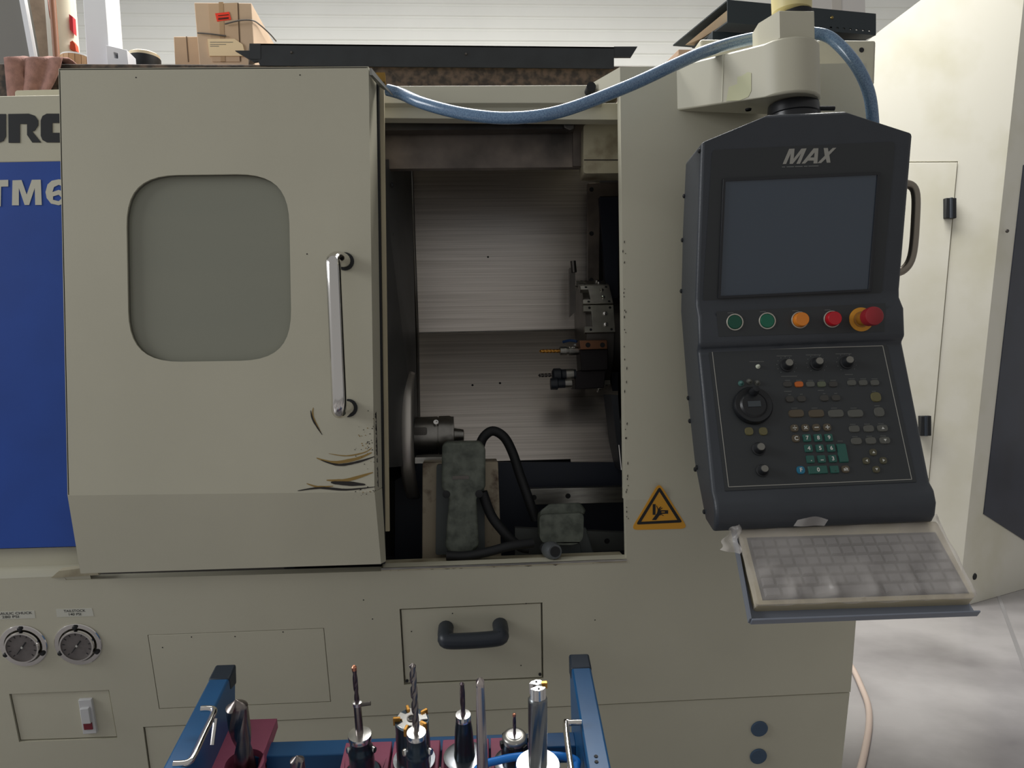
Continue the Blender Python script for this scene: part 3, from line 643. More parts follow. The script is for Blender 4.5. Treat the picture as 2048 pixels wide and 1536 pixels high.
MB().prism(ons([(1228, 93), (1275, 93), (1262, 114), (1228, 114)], YP(ty + 0.001)), (0, 0.008, 0)).build('tray_ear', MATS['black_sheet'], TY)
for x, y in ((583, 105), (932, 108)): MB().lathe(at(x, y, ty), (0, -1, 0), [(0, 0.004), (0.003, 0.003)], 12).build('tray_rivet', steeld, TY)
# ---- cartons
def carton(name, quad, y, depth, label, tape=None):
    q = ons(quad, YP(y)); zb_ = zt + 0.001
    q[2].z = zb_; q[3].z = zb_
    c = V(((q[2].x + q[3].x) / 2, y + depth / 2, zb_))
    e = empty(name, c, label, 'box')
    MB().prism(q, (0, depth, 0)).build('carton_body', card, e, bev=0.002)
    return e, q
seam_m = mat('carton_seam', (112, 92, 74), 0.8); tape_m = mat('packing_tape', (188, 156, 120), 0.35)
c1_, q1 = carton('cardboard_box', [(388, 5), (503, 6), (511, 122), (402, 122)], 2.33, 0.34, 'tall cardboard carton with an orange-red sticker behind the black tray')
y = 2.33
def strip(e, px, yy, m, name, th=0.001):
    return MB().prism([p - V((0, th, 0)) for p in ons(px, YP(yy))], (0, th, 0)).build(name, m, e)
strip(c1_, [(475, 6), (477, 6), (482, 122), (480, 122)], y, seam_m, 'flap_seam')
strip(c1_, [(417, 8), (475, 6), (480, 124), (425, 124)], y, mat('cardboard_flap', (206, 176, 144), 0.8), 'carton_flap', 0.002)
strip(c1_, [(438, 5), (447, 5), (451, 124), (442, 124)], y, tape_m, 'packing_tape', 0.003)
st = strip(c1_, [(431, 28), (459, 25), (463, 40), (435, 44)], y, mat('orange_red_sticker', (255, 66, 40), 0.5), 'shipping_sticker', 0.004)
for yy in (30, 35.5, 37.5): strip(st, [(436, yy + .8), (457, yy - 1.2), (457.5, yy), (436.5, yy + 2)], y - .0045, chip, 'sticker_print', 0.0005)
MB().tube(pts3([(450, 48, y - .008), (480, 41, y - .012), (505, 41, y - .008), (520, 50, y + .06), (540, 68, y + .14), (552, 82, y + .2)]), 0.0022, 8).build('strap', mat('grey_strap', (92, 88, 84), 0.6), c1_)
MB().tube(pts3([(395, 66, y - .006), (420, 68, y - .009), (452, 72, y - .006)]), 0.0022, 8).build('strap', MATS['grey_strap'], c1_)
rs = mat('red_print', (190, 40, 50), 0.5)
nt_ = strip(c1_, [(416, 79), (470, 79), (486, 90), (492, 113), (420, 113)], y, mat('manila_paper', (250, 224, 180), 0.7), 'paper_note', 0.0045)
for i, yy in enumerate((84, 88.5, 92)): strip(nt_, [(420, yy), (466 - i * 14, yy), (466 - i * 14, yy + .9), (420, yy + .9)], y - .0048, greyprint, 'note_print', 0.0004)
c2_, q2 = carton('cardboard_box', [(347, 73), (398, 73), (402, 122), (352, 122)], 2.40, 0.25, 'short plain cardboard carton beside the taller one')
strip(c2_, [(372, 73), (374, 73), (378, 124), (376, 124)], 2.40, seam_m, 'flap_seam')
# small dark tin with pale lid
tn = empty('paint_tin', V((at(290, 120, 2.4).x, 2.4, zt)), 'flat dark tin with a cream lid beside the short carton', 'tin')
p = at(288, 118, 2.4); p.z = zt
MB().lathe(p, (0, 0, 1), [(0, 0.048), (at(288, 118.5, 2.4).z - zt, 0.048)], 28).build('tin_body', dark, tn)
MB().lathe(V((p.x, p.y, at(288, 118.5, 2.4).z)), (0, 0, 1), [(0, 0.045), (0.010, 0.045), (0.014, 0.040)], 28).build('tin_lid', mat('cream_lid', (224, 208, 176), 0.5), tn)
MB().tube([V((at(320, 120, 2.42).x, 2.42, zt + 0.06)), V((at(300, 120, 2.42).x, 2.42, zt + .07))], 0.004, 8, 0).build('tin_handle', dark, tn)
# white steel profile leaning, with foot
wp = empty('steel_bracket', V((at(205, 128, 2.3).x, 2.3, zt)), 'white painted steel upright with a slotted foot', 'bracket')
ws_ = mat('white_steel', (232, 234, 238), 0.4)
def down(px, y):  # pixel polygon whose lowest points are carried down to the board
    q = ons(px, YP(y)); return q
q = ons([(163, -40), (208, -40), (222, 130), (176, 130)], YP(2.3)); q[2].z = q[3].z = zt
MB().prism(q, (0, 0.10, 0)).build('upright', ws_, wp, bev=0.002)
q = ons([(186, -40), (189, -40), (204, 130), (201, 130)], YP(2.299)); q[2].z = q[3].z = zt
q = ons([(212, 90), (254, 100), (259, 128), (216, 128)], YP(2.28)); q[2].z = q[3].z = zt
h_ = ons([(227, 104), (236, 106), (236, 117), (229, 116)], YP(2.28))
MB().prism(q, (0, 0.06, 0), [h_]).build('slotted_foot', ws_, wp, bev=0.001)
# cream tube with red prints
tp = V((at(140, 128, 2.52).x, 2.52, zt)); k_ = ppm(tp)
tdir = (at(136, -40, 2.52) - at(148, 128, 2.52)); tdir = V((tdir.x, 0, tdir.z)).normalized()
tu_ = empty('cream_canister', tp, 'cream plastic canister with red warning prints on the timber board', 'canister')
MB().lathe(tp, tdir, [(0, 0.036), (0.45, 0.036)], 36).build('canister_body', mat('cream_plastic', (236, 230, 206), 0.4), tu_)
for poly in ([(139, 29), (146, 34), (148, 68), (141, 60)],):
    MB().prism([p - V((0, 0.003, 0)) for p in ons(poly, YP(2.489))], (0, 0.02, 0)).build('red_print', rs, tu_)
MB().prism([p for p in ons([(140, 84), (145, 81), (150, 88), (152, 101), (140, 98)], YP(2.486))], (0, 0.02, 0)).build('red_print', mat('orange_print', (200, 70, 34), 0.5), tu_)
# wooden slatted tub
wt = V((at(152, 128, 2.36).x, 2.36, zt))
WT = empty('wooden_tub', wt, 'small round slatted wooden tub with a pale lid', 'tub')
tubm = mat('pale_wood', (206, 168, 124), 0.6, var=0.15, scale=20, stretch=(4, 4, 0.5))
ztub = at(152, 109, 2.33).z - zt
for i in range(16):
    a = 2 * math.pi * i / 16; a2 = a + 2 * math.pi / 16 * 0.93
    r_ = 0.042
    MB().hull2([wt + V((math.cos(t) * rr, math.sin(t) * rr, 0)) for t, rr in ((a, r_), (a2, r_), (a2, r_ - .006), (a, r_ - .006))],
               [wt + V((math.cos(t) * rr, math.sin(t) * rr, ztub)) for t, rr in ((a, r_), (a2, r_), (a2, r_ - .006), (a, r_ - .006))]).build('stave', tubm, WT)
MB().lathe(wt, (0, 0, 1), [(0.004, 0.035), (ztub - .002, 0.035), (ztub, 0.042), (ztub + 0.005, 0.040), (ztub + .008, .02)], 32).build('tub_lid', mat('glass_lid', (226, 226, 222), 0.3), WT)
# brown panel, broom stick, pale strip, dark tilted plate on the far left
q = ons([(30, -40), (86, -40), (110, 130), (70, 130)], YP(2.62)); q[2].z = q[3].z = zt
MB().prism(q, (0, 0.015, 0)).build('fibreboard_sheet', mat('fibreboard', (160, 140, 120), 0.85, var=0.25, scale=25), None, label='brown fibreboard sheet standing behind the pink cloth', cat='board')
q = ons([(86, -40), (105, -40), (112, 130), (104, 130)], YP(2.60)); q[2].z = q[3].z = zt
MB().prism(q, (0, 0.02, 0)).build('white_batten', mat('white_batten', (240, 238, 232), 0.5), None, label='narrow white batten standing beside the fibreboard sheet', cat='batten')
s0 = at(118, 128, 2.45); s0.z = zt; s1 = at(102, -40, 2.45)
MB().cyl(s0, s1, 0.0095, seg=16).build('broom_stick', mat('stick_wood', (150, 104, 78), 0.5, var=0.2, scale=10, stretch=(1, 1, .2)), None, label='brown wooden stick standing upright against the cream canister', cat='stick')
s0 = at(100, 15, 2.55); MB().tube(pts3([(93, -40, 2.56), (97, 10, 2.55), (101, 38, 2.55), (108, 40, 2.54), (109, 10, 2.54)]), 0.0016, 8).build('wire_hook', mat('rusty_wire', (150, 96, 84), 0.5, 0.5), None, label='thin rusty wire hook hanging in front of the white batten', cat='hook')
q = ons([(-60, -40), (36, -40), (80, 130), (-60, 130)], YP(2.45)); q[2].z = q[3].z = zt
dp = empty('grey_cover', V((q[3].x, 2.45, zt)), 'tilted dark grey machine cover with a white edge at the board end', 'cover')
MB().prism(q, (0, 0.05, 0)).build('cover_plate', mat('dark_grey_plate', (120, 118, 112), 0.5), dp)
q = ons([(31, -40), (41, -40), (84, 130), (74, 130)], YP(2.43)); q[2].z = q[3].z = zt
MB().prism(q, (0, 0.02, 0)).build('cover_edge', ws_, dp)
# pink cloth draped over the board
clm = mat('dusty_pink_cloth', (150, 112, 102), 0.9, var=0.25, scale=60, bump=0.5, bscale=400)
def clothpt(u, v):
    # v: 0 on top behind, 0.35 at the front edge, 1 hanging down
    wob = 0.006 * math.sin(u * 9 + 1.2) + 0.004 * math.sin(u * 21)
    xw = at(20, 150, by).x + u * (0.13 + 0.02 * math.sin(v * 3)) - v * 0.016 * (1 - u)
    if v < 0.35:
        t = v / 0.35; return V((xw, by + 0.16 * (1 - t) - 0.012 * t, zt + 0.008 + 0.012 * abs(math.sin(u * 7)) + 0.012 * math.sin(t * math.pi)))
    t = (v - 0.35) / 0.65
    return V((xw + (0.02 * t if u < .3 else -0.05 * t * (u - .3)), by - 0.012 - 0.012 * abs(math.sin(u * 8 + .5)) - 0.004 * t, zt + 0.008 - t * 0.12 + wob * t))
MB().grid(clothpt, 24, 20).build('cloth', clm, None, smooth=80, solid=0.003, label='dusty pink cloth draped over the front edge of the timber board', cat='cloth')
# ================================================================== CREAM BOX, BINDER, PAPERS
yb = 1.60
zc = c0.z + 0.001
q = ons([(1400, 84), (1753, 73), (1749, 124), (1402, 128)], YP(yb))
CB = empty('control_cabinet', V((q[0].lerp(q[1], .5).x, yb + .12, zc)), 'low cream metal cabinet lying on top of the lathe column', 'cabinet')
q[2].z = q[3].z = zc + 0.004; ztop = (q[0].z + q[1].z) / 2; q[0].z = q[1].z = ztop
MB().prism(q, (0, 0.28, 0)).build('cabinet_body', cream, CB, bev=0.006, seg=3)
for xx in (q[3].x + .03, q[2].x - .05):
    MB().lathe(V((xx, yb + .1, zc - 0.001)), (0, 0, 1), [(0, 0.012), (0.007, 0.012)], 14).build('cabinet_foot', dark, CB)
MB().lathe(at(1723, 100, yb), (0, -1, 0), [(0, 0.0055), (0.0012, 0.005)], 14).build('cabinet_dark_disc', dark, CB)  # small dark disc raised on the cabinet front
bm_ = mat('binder_dark', (38, 48, 54), 0.5); bin_in = mat('binder_inside', (176, 160, 138), 0.7); teal = bm_
z0 = ztop + 0.012
BN = empty('ring_binder', V((0.75, 1.75, ztop)), 'black ring binder lying open on the cream cabinet', 'binder')
bl = at(1455, 2, 1.62); bl2 = at(1455, 42, 1.62); br = at(1752, 30, 1.70); br2 = at(1752, 68, 1.70)
sp = MB()
def spq(x0_, x1_, y0_, y1_):                 # a piece of the spine: x along it, y from its top edge down
    f = lambda x, y: bl.lerp(br, x).lerp(bl2.lerp(br2, x), y)
    sp.prism([f(x0_, y0_), f(x1_, y0_), f(x1_, y1_), f(x0_, y1_)], (0, .003, 0))
spq(0, 1, 0, .82); spq(0, 1, .90, 1)
ex = [0.0] + [x for i in range(7) for x in (.676 + i * .045, .692 + i * .045)] + [1.0]
for x0_, x1_ in zip(ex[0::2], ex[1::2]): spq(x0_, x1_, .82, .90)
sp.build('binder_spine', bm_, BN)
back1 = at(1346, 92, 1.90); 
dv = V((back1.x - bl.x, back1.y - bl.y, back1.z - bl.z))
MB().prism([bl, br, br + dv, bl + dv], (0, 0, 0.003)).build('binder_cover', teal, BN)
dv2 = at(1384, 94, 1.84) - bl2
MB().prism([bl2, br2, br2 + dv2, bl2 + dv2], (0, 0, -0.003)).build('binder_cover', teal, BN)
m1 = bl.lerp(bl2, .3); m2 = bl.lerp(bl2, .9)
MB().hull2([m1 + V((.006, .008, 0)), m1 + (br - bl) * .72 + V((0, .008, 0)), m2 + (br - bl) * .72 + V((0, .008, 0)), m2 + V((.006, .008, 0))],
           [p for p in (m1 + dv * .8 + V((0.006, 0, -.004)), m1 + dv * .8 + (br - bl) * .72 + V((0, 0, -.004)), m2 + dv2 * .8 + (br - bl) * .72 + V((0, 0, .004)), m2 + dv2 * .8 + V((.006, 0, .004)))]).build('binder_pages', bin_in, BN)
MB().lathe((br.lerp(bl, .31)).lerp(br2.lerp(bl2, .31), .35), (br - bl).cross(V((0, 0, 1))), [(0, 0.004), (0.002, 0.003)], 12).build('binder_rivet', mat('brass', (150, 130, 80), 0.3, 1), BN)
# papers under it
pp = ons([(1428, 60), (1600, 66), (1600, 90), (1385, 96)], YP(1.66))
sh = V((0, .25, 0))
MB().prism([V((bl2.x - .09, 1.68, ztop)), V((bl2.x + .3, 1.68, ztop)), V((bl2.x + .3, 1.86, ztop)), V((bl2.x - .12, 1.86, ztop))], (0.0, 0, 0.012)).build('paper_stack', mat('kraft_paper', (176, 150, 130), 0.8), None, bev=0.001, label='stack of brown paper folders under the open binder', cat='papers')
MB().prism([V((bl2.x - .02, 1.66, ztop + .0125)), V((br2.x - .02, 1.70, ztop + .0125)), V((br2.x - .02, 1.90, ztop + .0125)), V((bl2.x - .02, 1.9, ztop + .0125))], (0, 0, bl2.z - ztop - .0155)).build('black_folder', bm_, None, bev=0.001, label='thin black folder between the binder and the brown papers', cat='folder')
# white carton behind the arm
xa_, xb_ = at(1590, 20, 2.3).x, at(1731, 20, 2.3).x
MB().box(((.62 + 1.10) / 2, 2.42, 1.45), 1.10 - .62, .5, 1.0).build('rear_cabinet', MATS['rear_dark'], LA)
LK = empty('white_carton', V(((xa_ + xb_) / 2, 2.42, 1.951)), 'pale white carton standing behind the ring binder', 'box')
lkm = mat('white_card', (220, 216, 212), 0.5)
MB().box(((xa_ + xb_) / 2, 2.42, 2.176), xb_ - xa_, .24, .45).build('carton_body', lkm, LK, bev=.002)
MB().box(((xa_ + xb_) / 2 + .02, 2.2995, 2.176), .03, .0015, .448).build('carton_tape', mat('clear_tape', (206, 200, 192), .3), LK)
# ================================================================== ARM
arm_m = cream
root = ons([(1350, 130), (1352, 220), (1470, 220), (1470, 130)], YP(1.50))
AY = 1.30
e0, e1 = at(1536, 75, AY + .03), at(1536, 197, AY + .03)
zt_a, zb_a = at(1600, 71, AY).z, at(1600, 184, AY).z
# one boom: rounded end loop in plan
ec = V((at(1600, 130, AY).x, AY + 0.055, 0)); er = 0.056
def armloop(z0_, zr):
    L_ = [V((root[0].x, 1.505, zr))]
    for i in range(13):
        a = math.radians(215 + (450 - 215) * i / 12 - 10)
        L_.append(V((ec.x + er * math.cos(a), ec.y + er * math.sin(a), z0_)))
    L_.append(V((root[0].x + 0.17, 1.505, zr)))
    return L_
zrt, zrb = root[0].z, root[1].z
A = armloop(zb_a, zrb); Bp = armloop(zt_a, zrt)
arm = MB().hull2(A, Bp).build('console_arm', cream, LA, bev=0.004, smooth=40); arm['label'] = 'cream swing arm carrying the control console'
# peeled tape patch on the arm's left face
def armface(px, py): # left face plane of the boom
    pl = Pl(A[0], (A[1] - A[0]).cross(V((0, 0, 1)))); 
    return on(px, py, pl) - (pl.n if pl.n.y > 0 else -pl.n) * 0.0008
pa = [(1453, 202), (1458, 174), (1475, 168), (1475, 154), (1484, 152), (1496, 144), (1503, 146), (1503, 182), (1497, 194), (1480, 201)]
MB().prism([armface(*p) for p in pa], (0.0002, 0.0003, 0)).build('tape_remnant', mat('old_tape', (196, 196, 158), 0.5), arm)
MB().prism([armface(*p) for p in [(1446, 108), (1448, 108), (1445, 203), (1443, 203)]], (0.0002, 0.0003, 0)).build('tape_remnant', mat('old_tape2', (214, 212, 190), 0.3), arm)
for t in range(2): MB().lathe(V((ec.x - .06, ec.y + .03, zb_a + .001)), (0, 0, -1), [(0, 0.006), (0.003, 0.005)], 12).build('arm_screw', dark, arm)
# block, black collar and pale stub on top of the arm
def blk4(px, y, dep, z0_, z1_, name, m, par, bev=.002):
    xa, xb = at(px[0], 60, y).x, at(px[1], 60, y).x
    return MB().box(((xa + xb) / 2, y + dep / 2, (z0_ + z1_) / 2), xb - xa, dep, z1_ - z0_).build(name, m, par, bev=bev)
zs1 = at(1590, 21, AY + 0.01).z; zs2 = at(1590, 10, AY + .01).z
b1 = blk4((1560, 1630), AY + 0.01, 0.08, zt_a - .002, zs1, 'arm_riser', cream, arm)
lx = at(1560, 60, AY + .01).x
MB().prism([V((lx, AY + .01, zt_a)), V((lx, AY + .01, zs1)), V((lx - .022, AY + .05, zs1 - .004)), V((lx - .022, AY + .05, zt_a))], (0.004, 0.04, 0)).build('riser_side', cream, arm)
MB().lathe(V((at(1591, 15, AY + .05).x, AY + 0.05, zs1)), (0, 0, 1), [(0, 0.030), (zs2 - zs1 + .004, 0.030)], 28).build('riser_collar', dark, arm)
MB().lathe(V((at(1583, 5, AY + .05).x, AY + 0.05, zs2 + .002)), (0, 0, 1), [(0, 0.026), (0.004, 0.034), (0.09, 0.036)], 32).build('beacon_base', mat('pale_yellow_plastic', (222, 208, 150), 0.4), arm)
# collar joint between arm and console
jc = V((at(1589, 205, AY + .06).x, AY + 0.065, zb_a)); jb = at(1589, 232, AY + .03).z - 0.01
pj = MB().lathe(jc, (0, 0, -1), [(0, 0.044), (0.018, 0.046), (0.020, 0.044), (0.022, 0.044), (0.023, 0.046), (zb_a - jb, 0.046)], 40).build('swivel_joint', mat('black_anodised', (30, 31, 34), 0.3), arm)
MB().tube([jc + V((0.035, -.02, -.012)), jc + V((0.066, -.02, -.012))], 0.0042, 10, 0).build('clamp_lever', dark, pj)
# ================================================================== CONTROL CONSOLE
SCL = 1.05
UC = V((0.9991, 0.043, 0)); VC = V((-0.016, 0.9999, 0))
CX, CY_ = 0.4785 * SCL, -0.001 * SCL
def C(u, v, d):
    u, v, d = u * SCL, v * SCL, d * SCL
    l = V((CX + UC.x * u + VC.x * v, CY_ + UC.y * u + VC.y * v, -d)); return CAM + R3 @ l
UW = (R3 @ UC).normalized(); NW = (R3 @ V((0, 0, 1)))
CO = empty('control_console', C(0, -0.23, 1.28), 'dark grey machine control console with screen, coloured push buttons and keypad', 'control console')
H = 0.170
fr = [(0.395, 1.240), (0.150, 1.290), (0.138, 1.290), (0.118, 1.276), (0.072, 1.274), (0.062, 1.284), (-0.160, 1.205), (-0.172, 1.192), (-0.190, 1.186), (-0.208, 1.190), (-0.2215, 1.201)]
rr = [(0.395, 1.352), (0.28, 1.385), (0.14, 1.41), (-0.02, 1.365), (-0.13, 1.32), (-0.209, 1.255)]
side = fr + rr[::-1]
L_, R_ = [C(-H, v, d) for v, d in side], [C(H, v, d) for v, d in side]
b = MB(); nS = len(side)
b.v = L_ + R_
b.f = [list(range(nS))[::-1], [i + nS for i in range(nS)]] + [[i, i + 1, i + 1 + nS, i + nS] for i in range(nS - 1)]
# pitched top
tf = [C(-0.062, 0.433, 1.232), C(0.056, 0.433, 1.232)]; tb_ = [C(-0.062, 0.433, 1.345), C(0.056, 0.433, 1.345)]
k = len(b.v); b.v += tf + tb_
a_, d_ = 0, nS - 1
b.f += [[a_, a_ + nS, k + 1, k], [d_, k + 2, k + 3, d_ + nS], [a_, k, k + 2, d_], [a_ + nS, d_ + nS, k + 3, k + 1], [k, k + 1, k + 3, k + 2]]
# tessellation-safe sides: replace n-gons with triangulated ones
for idx in (0, 1):
    loop = b.f[idx]; tris = geometry.tessellate_polygon([[b.v[i] for i in loop]]); b.f[idx] = [loop[i] for i in tris[0]]
    b.f += [[loop[i] for i in t] for t in tris[1:]]
body = b.build('console_body', gun, CO, bev=0.006, smooth=50, seg=3)
def cplane(v0, d0, v1, d1):
    p = C(0, v0, d0); n = UW.cross(C(0, v1, d1) - p)
    if n.dot(NW) < 0: n = -n
    return Pl(p, n, UW)
PS = cplane(0.395, 1.240, 0.150, 1.290); PB_ = cplane(0.118, 1.276, 0.072, 1.274); PK = cplane(0.062, 1.284, -0.160, 1.205)
# overlay panels
sb = MB().prism([p + PS.n * .0008 for p in rrect(ons([(1424, 300), (1790, 283), (1763, 588), (1405, 605)], PS), 0.008)], PS.n * -.001).build('screen_overlay', gunface, CO)
scr = bpy.data.materials.new('screen_glass'); scr.use_nodes = True; Bs = scr.node_tree.nodes['Principled BSDF']
Bs.inputs['Base Color'].default_value = rgb(64, 74, 86); Bs.inputs['Roughness'].default_value = 0.12; Bs.inputs['Specular IOR Level'].default_value = 0.65
spx = [(1450, 363), (1753, 350), (1735, 578), (1440, 592)]
fpx = [(1445, 358), (1759, 345), (1741, 583), (1435, 597)]
fo_, fi_ = [p + PS.n * .0045 for p in ons(fpx, PS)], [p + PS.n * .0045 for p in ons(spx, PS)]
MB().prism(fo_, PS.n * -.004, [fi_]).build('screen_bezel', mat('bezel_black', (34, 36, 40), 0.4), CO, bev=0.0005)
plate('screen', spx, PS, 0.0018, scr, CO)['label'] = 'dark blue-grey glass screen, switched off'
# MAX lettering, sub line
def ctext(s, px, py, pl, hpx, wpx, m, par, **kw):
    c = on(px, py, pl.off(0.0014)); kk = ppm(c); u = (on(px + 10, py - .43, pl) - on(px, py, pl)).normalized(); v = pl.n.cross(u)
    return text('lettering', s, c, u, v, hpx * kk, m, par, width=wpx * kk, **kw)
mx_m = mat('silver_print', (158, 156, 148), 0.5)
X3 = lambda pts: [(1540 + x * 160 / 2048, 280 + y * 160 / 2048) for x, y in pts]
def glyph(pts, hole=None, m=mx_m, pl=PS, par=sb):
    MB().prism([p + pl.n * .0014 for p in ons(X3(pts), pl)], pl.n * -.0004, [[p + pl.n * .0014 for p in ons(X3(hole), pl)]] if hole else ()).build('lettering', m, par, smooth=0)
glyph([(318, 618), (485, 228), (622, 222), (598, 480), (800, 222), (930, 215), (760, 608), (668, 612), (790, 350), (575, 612), (495, 614), (525, 345), (405, 615)])
glyph([(800, 606), (1110, 215), (1232, 212), (1205, 600), (1105, 602), (1112, 530), (965, 530), (890, 604)], [(1020, 448), (1125, 448), (1135, 320)])
glyph([(1368, 208), (1472, 205), (1490, 305), (1600, 205), (1690, 200), (1510, 385), (1540, 580), (1448, 585), (1420, 480), (1300, 592), (1205, 595), (1395, 405)])
for x0_, x1_ in ((300, 380), (420, 605), (635, 830), (860, 955), (975, 1235)):
    glyph([(x0_, 690 - x0_ * .03), (x1_, 690 - x1_ * .03), (x1_, 712 - x1_ * .03), (x0_, 712 - x0_ * .03)], m=greyprint)
# side screws
def rear_d(v):
    for (v0, d0), (v1, d1) in zip(rr, rr[1:]):
        if v1 <= v <= v0: return d0 + (d1 - d0) * (v0 - v) / (v0 - v1)
    return rr[-1][1]
for yy, inn in ((308, .006), (398, .006), (486, .006), (588, .006), (802, .012), (848, .006), (945, .006), (941, .02), (1030, .004)):
    v_ = (768 - yy) / F * 1.33 + .02; d_s = rear_d(v_) - inn; v_ = (768 - yy) / F * d_s + .0135
    MB().lathe(C(-H, v_, d_s), -UW, [(-.001, 0.0042), (0.002, 0.004), (0.0032, 0.0022)], 12).build('case_screw', dark, CO)
c = C(-0.100, 0.422, 1.30); MB().lathe(c, V((0, 0, 1)), [(-.004, 0.005), (0.001, 0.005), (0.003, 0.003)], 12).build('case_screw', chrome, CO)
# ---- push buttons
K = lambda cx, cy: (1380 + cx * 500 / 2048, 600 + cy * 375 / 1536)
plate('button_overlay', [K(215, 95), K(1600, 25), K(1590, 260), K(235, 300)], PB_, 0.0006, gunface, CO)
def rnd(px, py, pl, prof, m, par, name, seg=32):
    c = on(px, py, pl); return MB().lathe(c, pl.n, prof, seg).build(name, m, par)
grn = mat('green_lens', (8, 78, 58), 0.35); grn2 = mat('green_lens_bright', (12, 100, 74), 0.35); org = mat('orange_lens', (224, 132, 40), 0.35); red = mat('red_lens', (188, 22, 36), 0.35)
ringm = mat('silver_ring', (196, 192, 180), 0.3, 0.6)
for (cx_, cy_), m_, ht, lab in (((365, 182), grn, 0.003, 'green push button'), ((630, 172), grn2, 0.003, 'green push button'), ((896, 165), org, 0.014, 'orange push button'), ((1160, 158), red, 0.014, 'red push button')):
    x, y = K(cx_, cy_); c = on(x, y, PB_); kk = ppm(c); r = 16.8 * kk
    p = MB().lathe(c, PB_.n, [(0, r), (0.003, r), (0.0036, r * .94), (0.003, r * .86), (0.0, r * .86)], 36, cap=False).build('push_button', ringm, CO)
    p['label'] = lab
    MB().lathe(c, PB_.n, [(0, r * .84), (ht, r * .82), (ht + .0012, r * .76)], 36).build('button_lens', m_, p)
    MB().prism(ons([(x - 14, y - 19), (x - 2, y - 19.5), (x - 2, y - 18.5), (x - 14, y - 18)], PB_.off(0.0009)), PB_.n * -.0003).build('button_legend', greyprint, p)
x, y = K(1400, 160); c = on(x, y, PB_); kk = ppm(c)
es = MB().lathe(c, PB_.n, [(0, 24 * kk), (0.002, 24 * kk), (0.0025, 23 * kk)], 40).build('emergency_stop', mat('estop_yellow', (206, 142, 34), 0.45), CO); es['label'] = 'red mushroom emergency stop on a yellow disc'
MB().lathe(c, PB_.n, [(0.002, 16 * kk), (0.004, 16 * kk), (0.005, 13 * kk), (0.030, 12.5 * kk)], 32).build('stop_stem', mat('estop_stem', (150, 100, 30), 0.5), es)
MB().lathe(c, PB_.n, [(0.028, 12 * kk), (0.030, 17.5 * kk), (0.046, 18.5 * kk), (0.051, 17.5 * kk), (0.053, 14 * kk)], 36).build('stop_mushroom', mat('estop_red', (150, 34, 42), 0.42), es)
# ---- keypad overlay with border
kpx = [(1424, 702), (1765, 692), (1823, 959), (1457, 974)]
ko = plate('keypad_overlay', [(1416, 694), (1772, 684), (1832, 964), (1450, 982)], PK, 0.0008, gunface, CO)
for i in range(4):
    a, bb = V((*kpx[i], 0)), V((*kpx[(i + 1) % 4], 0)); t = (bb - a).normalized(); nn = V((-t.y, t.x, 0)) * .65
    MB().prism([on(p.x, p.y, PK) + PK.n * .0012 for p in (a + nn, bb + nn, bb - nn, a - nn)], PK.n * -.0005).build('keypad_border', mx_m, ko)
def kframe(px, py):
    c = on(px, py, PK); kk = ppm(c)
    u = UW - PK.n * UW.dot(PK.n); u.normalize(); v = PK.n.cross(u)
    if v.z < 0: v = -v
    return c, kk, u, v
FV = 1.0 / 0.93
def key(cx_, cy_, w_, h_, m, name='key', r=0.5, ht=0.0035, sym=None, sm=white, dx=0):
    """w_, h_ in crop pixels (0.244 px each)"""
    c, kk, u, v = kframe(*K(cx_, cy_)); w_ *= .2441 * kk; h_ *= .2441 * kk * FV
    cs = [c - u * w_ / 2 - v * h_ / 2, c + u * w_ / 2 - v * h_ / 2, c + u * w_ / 2 + v * h_ / 2, c - u * w_ / 2 + v * h_ / 2]
    lp = rrect(cs, r * min(w_, h_), 4)
    cc = sum(lp, V()) / len(lp)
    o = MB().hull2([p + PK.n * .0005 for p in lp], [cc + (p - cc) * .9 + PK.n * ht for p in lp]).build(name, m, CO)
    if sym:
        s = sym; T_ = c + PK.n * (ht + .0002); hh = min(w_, h_) * 0.52
        if s in ('<', '>', '^', 'v'):
            d = {'<': -u, '>': u, '^': v, 'v': -v}[s]; e = PK.n.cross(d)
            MB().prism([T_ + d * hh * .35, T_ - d * hh * .3 + e * hh * .4, T_ - d * hh * .3 - e * hh * .4], PK.n * .0002).build('key_symbol', sm, o, smooth=0)
        elif s in '+-×÷_.':
            bars = {'+': ((1, .2, 0, 0), (.2, 1, 0, 0)), '-': ((1, .2, 0, 0),), '_': ((.7, .2, 0, -.3),), '.': ((.2, .2, .1, -.4),), '÷': ((1, .18, 0, 0), (.2, .2, 0, .42), (.2, .2, 0, -.42)), '×': ((1, .22, 0, 0), (.22, 1, 0, 0))}[s]
            uu, vv = (u, v) if s != '×' else ((u + v).normalized(), (v - u).normalized())
            for bw, bh, ox, oy in bars:
                c2 = T_ + uu * ox * hh + vv * oy * hh
                MB().prism([c2 + uu * (a * bw * hh / 2) + vv * (e * bh * hh / 2) for a, e in ((-1, -1), (1, -1), (1, 1), (-1, 1))], PK.n * .0002).build('key_symbol', sm, o, smooth=0)
        else: text('key_lettering', s, T_, u, v, hh if len(s) == 1 else hh * .85, sm, o, bold=0.03, ext=.0002)
    return o
def legend(cx_, cy_, w_):
    x, y = K(cx_, cy_); w_ *= .2441
    MB().prism([p + PK.n * .0011 for p in ons([(x - w_ / 2, y - .8), (x + w_ / 2, y - 1.0), (x + w_ / 2, y + .8), (x - w_ / 2, y + 1.0)], PK)], PK.n * -.0004).build('keypad_legend', mat('faint_print', (84, 86, 84), 0.5), ko, smooth=0)
kg = mat('key_grey', (88, 88, 82), 0.5); kd = mat('key_dark', (62, 60, 56), 0.5); kb = mat('key_brown', (86, 76, 60), 0.5); kt = mat('key_green', (40, 90, 80), 0.45)
